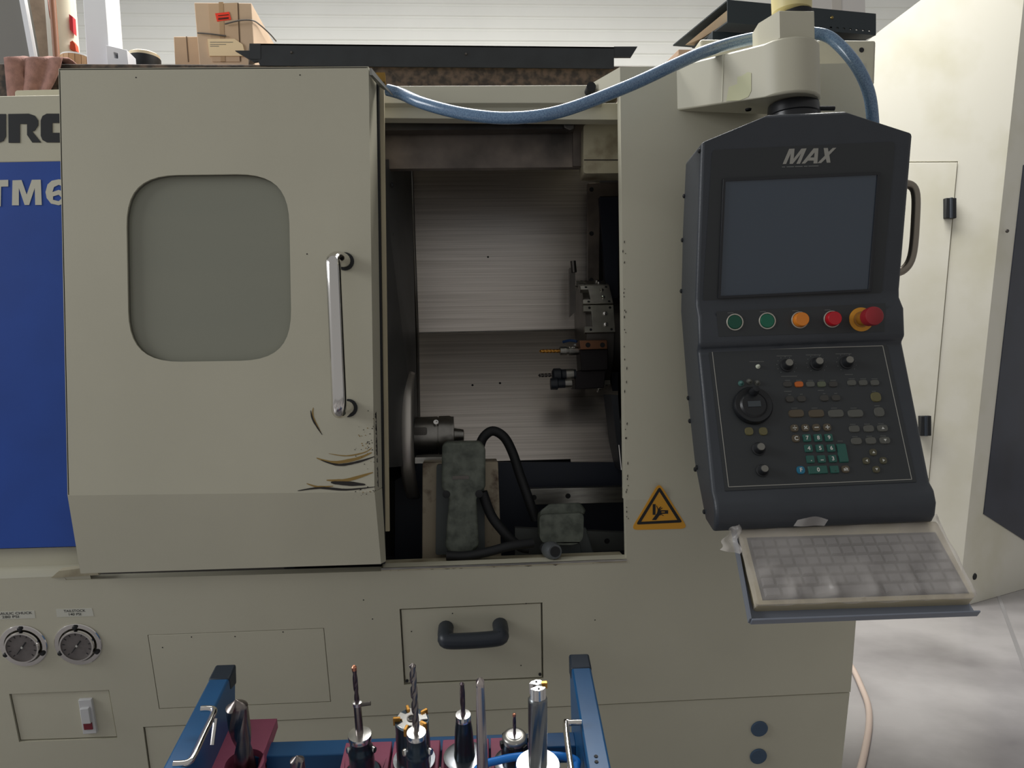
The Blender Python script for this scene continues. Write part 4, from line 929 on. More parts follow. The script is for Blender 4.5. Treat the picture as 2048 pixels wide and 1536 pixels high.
ko_ = mat('key_orange', (190, 98, 34), 0.4); kol = mat('key_olive', (100, 94, 60), 0.5); kbl = mat('key_blue', (30, 110, 140), 0.45)
for x, m_ in ((797, kd), (890, ko_), (983, kg), (1075, mat('key_sage', (92, 98, 78), 0.5)), (1170, kd)): key(x, 693, 72, 46, m_); legend(x, 660, 45)
for x in (1322, 1415, 1510): key(x, 681, 72, 46, kg); legend(x, 648, 50)
for x, y in ((815, 815), (910, 812), (1097, 807), (1192, 805)): key(x, y, 72, 50, kd); legend(x, y - 38, 24)
for x, m_ in ((868, kb), (1033, kb), (1193, kg), (1353, kg)): key(x, 932, 130, 62, m_); legend(x - 15, 888, 50)
key(1520, 797, 84, 80, kol); legend(1505, 750, 34); key(1547, 920, 84, 80, kg); legend(1530, 868, 44)
for x, y, s in ((853, 1052, '÷'), (942, 1050, '×'), (1031, 1048, '-'), (1120, 1046, '+')): key(x, y, 66, 62, kb, sym=s)
key(865, 1137, 66, 62, kb, sym='C')
for x, y, s in ((955, 1133, '7'), (1045, 1132, '8'), (1133, 1130, '9'), (968, 1218, '4'), (1060, 1217, '5'), (1152, 1216, '6'), (983, 1307, '.'), (1075, 1305, '_'), (1165, 1302, '3')): key(x, y, 66, 62, kt, r=.18, sym=s)
key(905, 1395, 68, 64, kbl, sym='F'); key(1045, 1393, 162, 64, kt, r=.12, sym='0'); key(1180, 1390, 72, 60, kt, r=.15, sym='.', sm=kd); key(1270, 1388, 68, 60, kb, sym='alt')
key(1246, 1256, 78, 152, kt, r=.12); legend(1228, 1158, 44)
for x, y, s in ((1343, 1058, None), (1460, 1056, None), (1573, 1053, '^'), (1360, 1158, None), (1478, 1155, None), (1592, 1152, 'v')): key(x, y, 88, 56, kg, sym=s); legend(x - 12, y - 37, 46)
for x, y, s in ((1497, 1250, '^'), (1440, 1320, '<'), (1580, 1317, '>'), (1522, 1390, 'v')): key(x, y, 58, 56, mat('key_olive_dark', (80, 76, 56), 0.5), sym=s)
for x in (482, 598): key(x, 1078, 70, 66, kol)
for x, y, w_ in ((810, 627, 130), (800, 750, 62), (1070, 742, 50), (1300, 612, 66), (770, 460, 125), (1010, 452, 125), (1255, 443, 130), (545, 507, 120)): legend(x, y, w_)
# LEDs
for x, y, m_, r in ((555, 547, mat('led_on', (210, 214, 196), 0.3), 15), (417, 685, mat('led_teal', (70, 108, 102), 0.4), 20), (485, 670, kg, 20), (550, 682, kg, 20)):
    c, kk, u, v = kframe(*K(x, y)); r *= .2441 * kk
    MB().lathe(c, PK.n, [(0, r * 1.3), (0.002, r * 1.2), (0.0022, r), (0.006, r * .8), (0.008, r * .3)], 16).build('indicator', m_, CO)
# rotary knobs
kcap = mat('knob_cap', (120, 118, 110), 0.45)
def knob(cx_, cy_, R, dots=True):
    c, kk, u, v = kframe(*K(cx_, cy_)); r = R * .2441 * kk
    o = MB().lathe(c, PK.n, [(0, r), (0.003, r), (0.004, r * .82), (0.016, r * .62), (0.0165, r * .56)], 28).build('rotary_knob', dark, CO)
    MB().lathe(c, PK.n, [(0.016, r * .54), (0.0178, r * .52)], 24).build('knob_cap', kcap, o)
    if dots:
        for i in range(11):
            a = math.radians(225 - 27 * i)
            MB().lathe(c + u * math.cos(a) * r * 1.45 + v * math.sin(a) * r * 1.45, PK.n, [(.0004, .0007), (.0013, .0007)], 6).build('scale_dot', greyprint, o)
for x, y in ((790, 540), (1035, 527), (1280, 517)): knob(x, y, 54)
knob(560, 1222, 56, False); knob(590, 1400, 52, False)
# jog wheel
c, kk, u, v = kframe(*K(508, 872)); r = 158 * .2441 * kk
jw = MB().lathe(c, PK.n, [(0, r), (0.008, r), (0.012, r * .93), (0.010, r * .7), (0.013, r * .6), (0.014, r * .1)], 48).build('jog_wheel', mat('jog_black', (22, 24, 27), 0.38), CO); jw['label'] = 'black jog handwheel with crank knob'
cp = c + u * (.08 * r) + v * (.66 * r)
MB().lathe(cp, PK.n, [(0.008, r * .24), (0.02, r * .22), (0.03, r * .15), (0.031, r * .05)], 24).build('crank_knob', dark, jw)
MB().prism([c + u * (a * r * .33) + v * (e * r * .15) + PK.n * .0142 for a, e in ((-1, -1), (1, -1), (1, 1), (-1, 1))], PK.n * .0006).build('jog_badge', mat('badge_grey', (64, 70, 74), 0.5), jw)
# side handle on the right and cable gland
hh = [C(H - .004, 0.33, 1.315), C(H + 0.022, 0.332, 1.312), C(H + 0.038, 0.318, 1.31), C(H + 0.040, 0.27, 1.314), C(H + 0.036, 0.21, 1.32), C(H + 0.020, 0.186, 1.322), C(H - .004, 0.185, 1.322)]
MB().tube(hh, 0.0075, 16).build('grab_handle', mat('brushed_handle', (150, 142, 130), 0.35, 1.0), CO)['label'] = 'brushed metal grab handle'
g0 = C(H - .01, -0.055, 1.31); MB().tube([g0, C(H + .012, -.035, 1.31), C(H + .018, -.075, 1.31), C(H + .004, -.10, 1.31)], 0.011, 12).build('cable_gland', dark, CO)
# ================================================================== KEYBOARD TRAY, KEYBOARD, FILM
far = PD(1677, 1041, 1.215 * SCL); near = PD(1735, 1198, 1.12 * SCL)
kn_ = UW.cross(near - far)
if kn_.dot(NW) < 0: kn_ = -kn_
KB = Pl(far, kn_, UW); kv = (far - near); kv = (kv - UW * kv.dot(UW)).normalized()
UPK = KB.n
kb4 = ons([(1475, 1052), (1875, 1040), (1953, 1193), (1513, 1207)], KB)
tr = [p - UPK * 0.0248 for p in ons([(1470, 1040), (1850, 1032), (1966, 1213), (1506, 1230)], KB)]
ty_ = MB().prism(tr, UPK * -0.003).build('keyboard_tray', mat('tray_grey', (122, 128, 140), 0.4), CO); ty_['label'] = 'grey sheet metal keyboard tray'
# lip and left wall of the tray
MB().prism([tr[3], tr[2], tr[2] + UPK * .014, tr[3] + UPK * .014], -kv * .003).build('tray_lip', MATS['tray_grey'], CO, bev=.0008)
MB().prism([tr[0], tr[3], tr[3] + UPK * .014, tr[0] + UPK * .02], -UW * .003).build('tray_wall', MATS['tray_grey'], CO)
KE = empty('keyboard', (kb4[2] + kb4[3]) / 2 - UPK * .026, 'beige computer keyboard with grey keys on the console tray', 'keyboard')
beige = mat('aged_beige', (206, 194, 164), 0.5, var=0.15, scale=14)
MB().prism([p - UPK * .004 for p in rrect(kb4, 0.006)], UPK * -.021).build('keyboard_case', beige, KE, bev=0.002)
kk_ = ons([(1500, 1078), (1868, 1066), (1936, 1180), (1530, 1194)], KB)
kdark = mat('key_dark_grey', (104, 102, 104), 0.5); 
MB().prism([p - UPK * .0042 for p in ons([(1494, 1073), (1872, 1062), (1940, 1184), (1526, 1198)], KB)], UPK * .0008).build('key_well', mat('well_grey', (62, 62, 64), 0.6), KE)
rows_ = [15, 15, 15, 14, 14, 9]
proto = None
for j, nk in enumerate(rows_):
    for i in range(nk):
        def bil(s, t): return kk_[0].lerp(kk_[1], s).lerp(kk_[3].lerp(kk_[2], s), t)
        if j == 5:
            ed = [0, .09, .17, .25, .60, .68, .76, .84, .92, 1.0]; s0_, s1_ = ed[i] + .004, ed[i + 1] - .004
        else: s0_, s1_ = i / nk + .005, (i + 1) / nk - .005
        t0, t1 = j / 6 + .014, (j + 1) / 6 - .014
        lp = [bil(s0_, t0), bil(s1_, t0), bil(s1_, t1), bil(s0_, t1)]; cc = sum(lp, V()) / 4
        MB().hull2([p - UPK * .0034 for p in lp], [cc + (p - cc) * .8 + UPK * .001 for p in lp]).build('key', kdark, KE)
# film
film = bpy.data.materials.new('plastic_film'); film.use_nodes = True; nt = film.node_tree
Bf = nt.nodes['Principled BSDF']; Bf.inputs['Base Color'].default_value = rgb(222, 216, 210); Bf.inputs['Roughness'].default_value = 0.25
tr_ = nt.nodes.new('ShaderNodeBsdfTransparent'); mx_ = nt.nodes.new('ShaderNodeMixShader')
nf = nt.nodes.new('ShaderNodeTexNoise'); nf.inputs['Scale'].default_value = 9; tcf = nt.nodes.new('ShaderNodeTexCoord'); nt.links.new(tcf.outputs['Object'], nf.inputs['Vector'])
mr = nt.nodes.new('ShaderNodeMapRange'); mr.inputs[1].default_value = .35; mr.inputs[2].default_value = .7; mr.inputs[3].default_value = .28; mr.inputs[4].default_value = .44
nt.links.new(nf.outputs[0], mr.inputs[0]); nt.links.new(mr.outputs[0], mx_.inputs[0])
nt.links.new(tr_.outputs[0], mx_.inputs[1]); nt.links.new(Bf.outputs[0], mx_.inputs[2]); nt.links.new(mx_.outputs[0], nt.nodes['Material Output'].inputs[0])
def filmpt(s, t):
    S0, S1 = -.006 + 1.012 * s, -.052 + 1.064 * t
    p = kb4[0].lerp(kb4[1], S0).lerp(kb4[3].lerp(kb4[2], S0), S1)
    h = .0053 + .0018 * math.sin(s * 40 + 6 * t) * (t ** 2) + .009 * max(0, math.sin(s * 34 + 1.5)) ** 3 * max(0, t - .62) * 2 * (1 - max(0, t - .9) * 8) + .0014 * math.sin(s * 13 - t * 9) + .001 * math.sin(s * 31 + t * 17)
    if S0 < 0 or S0 > 1: h -= .012
    if S1 > 1.0: h -= .01
    if S1 < .01: h += .002
    return p + UPK * h
fm = MB().grid(filmpt, 120, 40)
fm.build('plastic_cover', film, None, smooth=80, label='wrinkled clear plastic film wrapped over the keyboard', cat='plastic cover')
fo2 = bpy.data.objects['plastic_cover']
def flap(s, t):
    a = PD(1478 - 30 * s * (.4 + .6 * t) - 10 * s, 1048 + 60 * t * (1 - .3 * s) + 10 * s, 1.185 * SCL - .03 * t)
    return a + NW * (.004 * math.sin(s * 7 + t * 3)) + UW * .004 * math.sin(t * 9)
MB().grid(flap, 10, 12).build('film_corner', film, fo2, smooth=80)
def flap2(s, t):
    a = PD(1595 + 62 * s - 8 * t, 1040 + 12 * t - 7 * math.sin(s * math.pi) * (1 - t), 1.205 * SCL - .035)
    return a + NW * (.004 * math.sin(s * 6))
MB().grid(flap2, 10, 5).build('film_fold', film, fo2, smooth=80)
# ================================================================== BLUE HOSE
hosem = mat('blue_braided_hose', (112, 142, 172), 0.22, col2=(84, 112, 146), scale=420, spec=0.7, coat=0.3)
hz_ = zt_a + 0.012
hpts = pts3([(775, 180, 1.512), (787, 183, 1.508), (805, 189, 1.50), (850, 208, 1.46), (930, 228, 1.42), (1020, 236, 1.39), (1120, 223, 1.37), (1250, 175, 1.37), (1340, 134, 1.385), (1400, 107, 1.405), (1450, 90, 1.425), (1500, 78, 1.435), (1545, 71, 1.44), (1600, 66, 1.44), (1648, 70, 1.44), (1678, 90, 1.43), (1712, 130, 1.41), (1736, 180, 1.41), (1745, 235, 1.42), (1746, 300, 1.44), (1735, 370, 1.455)])
MB().tube(hpts, 0.0112, 18).build('blue_hose', hosem, None, label='blue braided hose sagging from the door top over the console arm', cat='hose')
# ================================================================== TOOL TROLLEY
ya = math.radians(2.0); inc = math.radians(17.0)
tu = V((math.cos(ya), -math.sin(ya), 0)); th_ = V((math.sin(ya), math.cos(ya), 0))
tv = th_ * math.cos(inc) + V((0, 0, math.sin(inc))); tn = (tu.cross(tv)).normalized()
holdm = mat('holder_black_steel', (62, 74, 84), 0.28, 0.75)
TBL = mat('trolley_blue', (26, 92, 144), 0.38, var=0.2, scale=6); TBD = mat('trolley_navy_cap', (30, 42, 56), 0.5)
pl_top = at(452, 1330, 1.22); pr_top = pl_top + tu * ((at(1155, 1303, 1.22) - pl_top).dot(tu))
TT = empty('tool_trolley', V((pl_top.x + .28, 1.05, 0)), 'blue steel tool trolley with burgundy sockets in front of the lathe', 'trolley')
def post(c, s):
    w_ = 0.030
    a0_ = c - tu * w_ / 2; a1_ = c + tu * w_ / 2
    # side plate: sloping top edge towards the operator, deep inner face
    dn = V((0, 0, -1)); L = 0.62
    pr = [a0_, a0_ - tv * L, a0_ - tv * L + dn * .10, a0_ + dn * .26 - th_ * .02]
    o = MB().prism(pr, tu * w_).build('side_plate', TBL, TT, bev=0.003)
    MB().prism([a0_ + tn * .001 - tu * .0008 + tv * .001, a0_ - tv * .035 + tn * .001 - tu * .0008, a0_ - tv * .035 - tn * .02 - tu * .0008, a0_ + dn * .03 - tu * .0008 + tv * .001], tu * (w_ + .0016)).build('plate_cap', TBD, o, bev=.003)
    return o
pL = post(pl_top, -1); pR = post(pr_top, 1)
for c in (pl_top, pr_top):
    for vv in (.04, .50):
        p = c - tv * vv
        MB().box((p.x, p.y, (p.z - .15) / 2 + .03), .04, .04, p.z - .15 - .06).build('trolley_leg', TBL, TT)
        MB().lathe(V((p.x - .012, p.y, .03)), (1, 0, 0), [(0, .03), (.024, .03)], 20).build('castor', dark, TT)
RK = Pl(at(495, 1440, 1.2), tn, tu)
def rk(px, py, off=0.0): return on(px, py, RK.off(off))
# cross rails between the plates
RB = rk(900, 1440)
def rail(bb, off, hgt, wid):
    a = RB + tv * bb + tn * off; t0 = (pl_top - a).dot(tu) + .014; t1 = (pr_top - a).dot(tu) - .014
    MB().box(a + tu * (t0 + t1) / 2, t1 - t0, wid, hgt, (tu, tv, tn)).build('cross_rail', TBL, TT, bev=.002)
rail(-.034, -.027, .03, .03); rail(-.139, -.030, .03, .018); rail(-.243, -.030, .03, .03)
bur = mat('burgundy_plastic', (172, 88, 116), 0.5, var=0.1, scale=30)
def sleeve(hc, hr, o): MB().lathe(hc - tn * .015, -tn, [(0, hr * 1.06), (.05, hr * .99), (.053, hr * .95), (.053, .002), (.050, .002), (.050, hr * .88), (0, hr * .98)], 28, cap=False).build('socket_sleeve', bur, o)
def pocket(xa, xb, ytop, hole, hr, length=0.12):
    a, b_ = rk(xa, ytop), rk(xb, ytop)
    w_ = (b_ - a).dot(tu); a = a; q = [a, a + tu * w_, a + tu * w_ - tv * length, a - tv * length]
    hc = rk(*hole); hl = [hc + tu * math.cos(t) * hr + tv * math.sin(t) * hr for t in [2 * math.pi * i / 28 for i in range(28)]]
    o = MB().prism(q, tn * -0.016, [hl]).build('tool_socket', bur, TT, bev=.0015)
    s = MB().lathe(a + tu * w_ * .42 - tv * .010, tn, [(0, .0032), (.0006, .0028)], 12).build('socket_screw', dark, o)
    sleeve(hc, hr, o)
    return o
pocket(459, 553, 1440, (489, 1526), .027)
def pocket_at(base_px, btop, bend, hr, w_=.067):
    hc = rk(*base_px); b0 = (hc - RB).dot(tv); a = hc - tu * w_ / 2 + tv * (btop - b0)
    q = [a, a + tu * w_, a + tu * w_ - tv * (btop - bend), a - tv * (btop - bend)]
    hl = [hc + tu * math.cos(t) * hr + tv * math.sin(t) * hr for t in [2 * math.pi * i / 28 for i in range(28)]]
    o = MB().prism(q, tn * -0.016, [hl]).build('tool_socket', bur, TT, bev=.0015)
    MB().lathe(a + tu * w_ * .42 - tv * .008, tn, [(0, .0032), (.0006, .0028)], 12).build('socket_screw', dark, o)
    sleeve(hc, hr, o)
ROW1 = {'C': (726, 1545), 'D': (829, 1530), 'F': (930, 1530), 'H': (1030, 1535)}
ROW2 = {'B': (608, 1640), 'E': (843, 1640), 'G': (968, 1640), 'I': (1076, 1640)}
for p_ in ROW1.values(): pocket_at(p_, -.040, -.128, .0255)
for p_ in ROW2.values(): pocket_at(p_, -.149, -.228, .0255)
def shank(b_, e, r=.0235):
    MB().lathe(b_, tn, [(-.066, r * .7), (-.04, r * .9), (-.012, r), (.002, r)], 28).build('holder_shank', holdm, e)
# chrome bow handles on the inner faces of the side plates
a = pl_top + tu * .016
hl0 = on(430, 1425, Pl(a, tu, tv)); hl1 = on(384, 1520, Pl(a, tu, tv))
PQ = Pl(a + tu * .016, tu, tv)
hl0, hl1 = on(430, 1421, PQ), on(382, 1522, PQ)
MB().tube([hl0 - tu * .02 + tv * .004, hl0 - tu * .004 + tv * .003, hl0 - tv * .008, hl0.lerp(hl1, .5), hl1 + tv * .008, hl1 - tu * .004 - tv * .003, hl1 - tu * .02 - tv * .004], .0042, 12).build('bow_handle', chrome, TT)
MB().tube([on(431, 1437, Pl(a + tu * .02, tu, tv)), on(424, 1490, Pl(a + tu * .02, tu, tv))], .0028, 10, 0).build('latch_rod', chrome, TT)
a = pr_top - tu * .016
hl0 = on(1131, 1446, Pl(a - tu * .02, tu, tv)); hl1 = on(1146, 1560, Pl(a - tu * .02, tu, tv))
MB().tube([hl0 + tu * .022, hl0 + tu * .006, hl0 - tv * .006, hl1, hl1 - tv * .006 + tu * .006, hl1 + tu * .022], .0042, 12).build('bow_handle', chrome, TT)
for x, y in ((1192, 1513), (1193, 1524)): MB().lathe(on(x, y, Pl(pr_top, tn, tu)), tn, [(0, .0028), (.001, .0024)], 10).build('plate_rivet', dark, pR)
# ================================================================== TOOLS IN THE TROLLEY
holdm = mat('holder_black_steel', (62, 74, 84), 0.28, 0.75); hold_t = mat('holder_bright', (226, 225, 222), 0.22, 1.0); hss = mat('hss_steel', (150, 142, 138), 0.3, 1.0, var=.2, scale=40)
carb = mat('carbide_violet', (104, 92, 98), 0.3, 0.9); gold = mat('gold_insert', (206, 150, 70), 0.35, 0.7)
def tpar(basep, ypx):                          # distance along tn so that the axis shows at image row ypx
    lo, hi = -.25, .45
    def row(t):
        l = R3.inverted() @ (basep + tn * t - CAM); return 768 - l.y / -l.z * F
    for _ in range(50):
        mid = (lo + hi) / 2
        if row(mid) > ypx: lo = mid
        else: hi = mid
    return (lo + hi) / 2
def tprof(basep, prof, m, name, par, seg=32, cap=True, x=0.0):
    pr = []
    for yp, rp in prof:
        t = tpar(basep, yp); pr.append((t, rp * ppm(basep + tn * t)))
    return MB().lathe(basep, tn, pr, seg, cap=cap).build(name, m, par)
def drill(basep, y0, y1, rpx, m, name, par, turns=2.2, ph=0.0, core=.55, tip=8, straight=False, tipm=None):
    t0, t1 = tpar(basep, y0), tpar(basep, y1); r = rpx * ppm(basep + tn * (t0 + t1) / 2)
    e1 = tu; e2 = tn.cross(tu); ns = 60; sg = 28; vs = []; fs = []
    tip_l = r * .75
    for j in range(ns + 1):
        t = t0 + (t1 - t0) * j / ns
        k2 = 1.0
        if t > t1 - tip_l: k2 = max(.02, (t1 - t) / tip_l)
        ang = ph + (0 if straight else turns * 2 * math.pi * j / ns)
        for i in range(sg):
            a = 2 * math.pi * i / sg
            c2 = math.cos(2 * a); rad = r * (1.0 if c2 > -.1 else 1 - (1 - core) * min(1, (-.1 - c2) / .6)) * k2
            vs.append(basep + tn * t + (e1 * math.cos(a + ang) + e2 * math.sin(a + ang)) * rad)
    fs = [[j * sg + i, j * sg + (i + 1) % sg, (j + 1) * sg + (i + 1) % sg, (j + 1) * sg + i] for j in range(ns) for i in range(sg)]
    fs += [list(range(sg))[::-1], [ns * sg + i for i in range(sg)]]
    return MB().add(vs, fs).build(name, m, par, smooth=40)
def tool(name, label, base_px, cat='tool', group='tools standing in the trolley'):
    b_ = rk(*base_px); return empty(name, b_, label, cat, group), b_
# A thick drill
e, b_ = tool('twist_drill', 'thick grey twist drill standing loose in the burgundy socket beside the chrome bow handle', (489, 1526), 'drill')
drill(b_, 1608, 1399, 21, hss, 'drill_flutes', e, 0.75, 2.4, .5)
# B short tool tip in front of the rail
e, b_ = tool('end_mill', 'short steel end mill whose tip just rises in front of the blue rail', ROW2['B'], 'cutter')
drill(b_, 1620, 1511, 14, hss, 'mill_flutes', e, .5, .4, .45)
tprof(b_, [(1639, 41), (1632, 42), (1631, 18), (1600, 17)], hss, 'mill_shank', e); shank(b_, e)
# C holder with slim cutter
e, b_ = tool('tool_holder', 'steel tool holder with a slim copper-tipped mill and a side pin', ROW1['C'], 'tool holder')
tprof(b_, [(1545, 25), (1508, 25), (1504, 26), (1496, 24), (1492, 21), (1485, 21), (1478, 22)], holdm, 'holder_body', e); shank(b_, e)
tprof(b_, [(1478, 23), (1470, 24), (1468, 23), (1467, 12)], hold_t, 'holder_nut', e)
tprof(b_, [(1470, 8), (1408, 7.6), (1406, 7)], hss, 'holder_arbor', e)
tprof(b_, [(1410, 9), (1404, 9), (1403, 4)], hold_t, 'arbor_collar', e)
drill(b_, 1406, 1332, 5, carb, 'mill_cutter', e, 1.0, 0, .7)
tprof(b_, [(1340, 5.2), (1334, 5.2), (1331, 2)], mat('copper_tip', (222, 150, 120), .3, .9), 'cutter_tip', e, 14)
t = tpar(b_, 1410); MB().cyl(b_ + tn * t, b_ + tn * t + tu * .018 + tn * .002, .0028, seg=10).build('side_pin', steeld, e)
for s in (-1, 1): 
    t = tpar(b_, 1500); MB().lathe(b_ + tn * t + tu * s * .0165, (tu * s - th_ * .5), [(0, .005), (.003, .004)], 12).build('holder_flat', hold_t, e)
# D face mill
e, b_ = tool('face_mill', 'face mill with five gold inserts on a bright disc behind the long drill', ROW1['D'], 'cutter')
tprof(b_, [(1530, 35), (1516, 34), (1470, 34), (1462, 33), (1440, 34)], holdm, 'mill_body', e); shank(b_, e)
flange_m = mat('flange_steel', (176, 180, 186), .25, 1.0)
tprof(b_, [(1530.5, 42), (1520, 43), (1518, 42), (1518, 35)], flange_m, 'holder_flange', e)
t = tpar(b_, 1437); R_f = 27 * ppm(b_); e2 = tn.cross(tu)
loop = []
for i in range(5):
    for da, rr_ in ((-30, .62), (-24, 1.0), (14, 1.0), (18, .62)):
        a = math.radians(72 * i + 20 + da); loop.append(b_ + tn * t + (tu * math.cos(a) + e2 * math.sin(a)) * R_f * rr_ * 1.18)
mf = MB().prism(loop, tn * -.012).build('mill_head', hold_t, e, bev=.0008)
for i in range(5):
    a = math.radians(72 * i + 20 + 18); d = tu * math.cos(a) + e2 * math.sin(a); s = tn.cross(d)
    MB().box(b_ + tn * (t - .003) + d * R_f * 1.08, .010, .004, .012, (d, s, tn)).build('gold_insert', gold, e, bev=.0006)
MB().lathe(b_ + tn * t, tn, [(0, R_f * .36), (.0015, R_f * .34), (.0015, R_f * .26), (-.002, R_f * .26)], 24, cap=False).build('head_ring', steeld, e)
MB().lathe(b_ + tn * t, tn, [(0, R_f * .2), (.0006, R_f * .2)], 16).build('bore_shade_disc', dark, e)  # dark disc painted as the shade of an uncut bore
# E holder with long twist drill
e, b_ = tool('tool_holder', 'steel tool holder gripping a long slim twist drill in front of the face mill', ROW2['E'], 'tool holder')
tprof(b_, [(1640, 23), (1560, 23), (1512, 23), (1508, 25), (1500, 23), (1496, 20), (1480, 19.5), (1472, 20)], holdm, 'holder_body', e)
tprof(b_, [(1473, 20), (1466, 20), (1464, 19), (1463.5, 6)], hold_t, 'holder_nut', e)
drill(b_, 1470, 1326, 7, hss, 'drill_flutes', e, 2.4, .5, .6)
for s in (-1, 1):
    t = tpar(b_, 1504); MB().lathe(b_ + tn * t + tu * s * .015, (tu * s - th_ * .5), [(0, .005), (.003, .004)], 12).build('holder_flat', hold_t, e)
tprof(b_, [(1640.5, 42), (1630, 43), (1628, 42), (1628, 23)], flange_m, 'holder_flange', e); shank(b_, e)
# F holder with violet cutter
e, b_ = tool('tool_holder', 'steel tool holder with a short violet carbide drill and wide bright flange', ROW1['F'], 'tool holder')
tprof(b_, [(1530.5, 42), (1515, 43), (1512, 42), (1511, 34)], flange_m, 'holder_flange', e); shank(b_, e)
tprof(b_, [(1530, 23), (1500, 20), (1462, 18), (1452, 17), (1448, 16), (1438, 15.5)], holdm, 'holder_body', e)
tprof(b_, [(1439, 16), (1430, 16), (1428.5, 15), (1428, 5)], hold_t, 'holder_nut', e)
drill(b_, 1436, 1364, 5.2, carb, 'drill_flutes', e, .8, .3, .8)
# G long spade-tip drill
e, b_ = tool('long_drill', 'long straight fluted drill with pointed tip standing clear of its holder', ROW2['G'], 'drill')
shank(b_, e); tprof(b_, [(1640.5, 42), (1630, 42), (1628, 14)], hss, 'drill_collar', e)
drill(b_, 1638, 1355, 11.5, mat('bright_hss', (196, 186, 182), .28, 1.0), 'drill_flutes', e, .18, .5, .4)
# H collet chuck
e, b_ = tool('collet_chuck', 'black collet chuck with bright slotted nut and a thin copper-tipped cutter', ROW1['H'], 'tool holder')
tprof(b_, [(1535.5, 42), (1522, 42), (1520, 34)], flange_m, 'holder_flange', e)
tprof(b_, [(1530, 27), (1492, 27), (1484, 26), (1478, 24.5)], holdm, 'chuck_body', e); shank(b_, e)
tprof(b_, [(1482, 25), (1474, 25), (1471, 23), (1469.5, 20), (1469, 16)], mat('nut_grey', (170, 168, 162), .35, .9), 'chuck_nut', e)
tprof(b_, [(1471, 15), (1467.5, 14.5), (1467, 4)], hold_t, 'collet', e)
t = tpar(b_, 1482)
for i in range(6):
    a = math.radians(60 * i + 15); d = tu * math.cos(a) + e2 * math.sin(a)
    MB().box(b_ + tn * (t - .001) + d * 25 * ppm(b_), .006, .007, .008, (d, tn.cross(d), tn)).build('nut_slot', dark, e)
drill(b_, 1472, 1428, 3.4, carb, 'cutter', e, .9, 0, .75)
tprof(b_, [(1432, 3.6), (1428, 3.6), (1427, 1.5)], MATS['copper_tip'], 'cutter_tip', e, 12)
# I big insert drill
e, b_ = tool('insert_drill', 'stout indexable insert drill with bright notched tip in a wide bright steel holder', ROW2['I'], 'drill')
tprof(b_, [(1640.5, 46), (1560, 46), (1532, 45), (1528, 43), (1527, 20)], hold_t, 'holder_body', e); shank(b_, e)
drill(b_, 1580, 1384, 19, mat('drill_grey', (134, 138, 140), .32, .95), 'drill_body', e, .22, 2.3, .62)
t1 = tpar(b_, 1376); rI = 18 * ppm(b_ + tn * t1)
for s, a0_ in ((1, 100), (1, 280)):
    d0 = math.radians(a0_)
    lp = [b_ + tn * (t1 - .012) + (tu * math.cos(d0 + math.radians(x)) + e2 * math.sin(d0 + math.radians(x))) * rI * r_ for x, r_ in ((-70, 1), (-35, 1), (0, 1), (35, 1), (60, 1), (60, .1), (-70, .1))]
    o = MB().prism(lp, tn * .016).build('drill_tip', hold_t, e, bev=.0008)
    MB().lathe(b_ + tn * (t1 + .0042) + (tu * math.cos(d0) + e2 * math.sin(d0)) * rI * .6, tn, [(0, .0016), (.0004, .0014)], 10).build('coolant_shade_disc', dark, o)  # dark disc laid on the tip in place of a hole's shade
MB().box(b_ + tn * t1 + tu * rI * .75 + e2 * rI * .5, .008, .005, .008, (tu, e2, tn)).build('carbide_insert', gold, e, bev=.0006)
# blue hose loop lying over the rack
bh = [rk(x, y, o_) for x, y, o_ in ((930, 1600, .03), (955, 1538, .04), (1000, 1520, .045), (1050, 1512, .05), (1110, 1511, .05), (1160, 1520, .045), (1200, 1540, .04), (1235, 1600, .03))]
bh = [p - tu * max(0, (p - pr_top).dot(tu) + .026) for p in bh]
MB().tube(bh, .0052, 12).build('air_hose', mat('bright_blue_hose', (20, 120, 210), .35), None, label='thin bright blue air hose looped over the trolley behind the insert drill', cat='hose')
# ================================================================== TOOLS IN THE TURRET
te = empty('turret_drill', at(1140, 703, 1.86), 'gold coated drill in a collet pointing out of the turret', 'drill')
p0 = at(1078, 702.5, 1.88); p1 = at(1120, 702, 1.88)
ax = (p0 - p1).normalized()
def drill2(a, b_, r, m, name, par, turns=3):
    ax = (b_ - a).normalized(); e1 = ax.orthogonal().normalized(); e2_ = ax.cross(e1); L = (b_ - a).length; vs = []; ns, sg = 40, 16
    for j in range(ns + 1):
        t = L * j / ns; k2 = min(1, max(.03, (L - t) / (r * .9)))
        for i in range(sg):
            aa = 2 * math.pi * i / sg; c2 = math.cos(2 * aa); rad = r * (1 if c2 > 0 else .62) * k2; g = aa + turns * 2 * math.pi * j / ns
            vs.append(a + ax * t + (e1 * math.cos(g) + e2_ * math.sin(g)) * rad)
    MB().add(vs, [[j * sg + i, j * sg + (i + 1) % sg, (j + 1) * sg + (i + 1) % sg, (j + 1) * sg + i] for j in range(ns) for i in range(sg)] + [list(range(sg))[::-1]]).build(name, m, par)
drill2(p1, p0, .0048, mat('gold_coating', (214, 156, 74), .3, .9), 'drill_flutes', te)
MB().lathe(p1, -ax, [(-.002, .005), (.0, .011), (.016, .011), (.017, .009), (.02, .009), (.021, .011), (.03, .011), (.06, .009)], 24).build('drill_collet', steel, te)
le = empty('live_tool', at(1150, 755, 1.86), 'black driven tool holder with a small mill on the turret', 'tool holder')
q0, q1 = at(1076, 751, 1.87), at(1104, 750, 1.87); ax2 = (q1 - q0).normalized()
drill2(q1, q0, .0045, steeld, 'mill_cutter', le, 2)
MB().lathe(q1, ax2, [(0, .01), (.004, .016), (.02, .016), (.024, .013), (.034, .013), (.035, .012), (.058, .012)], 24).build('tool_nose', bplast, le)
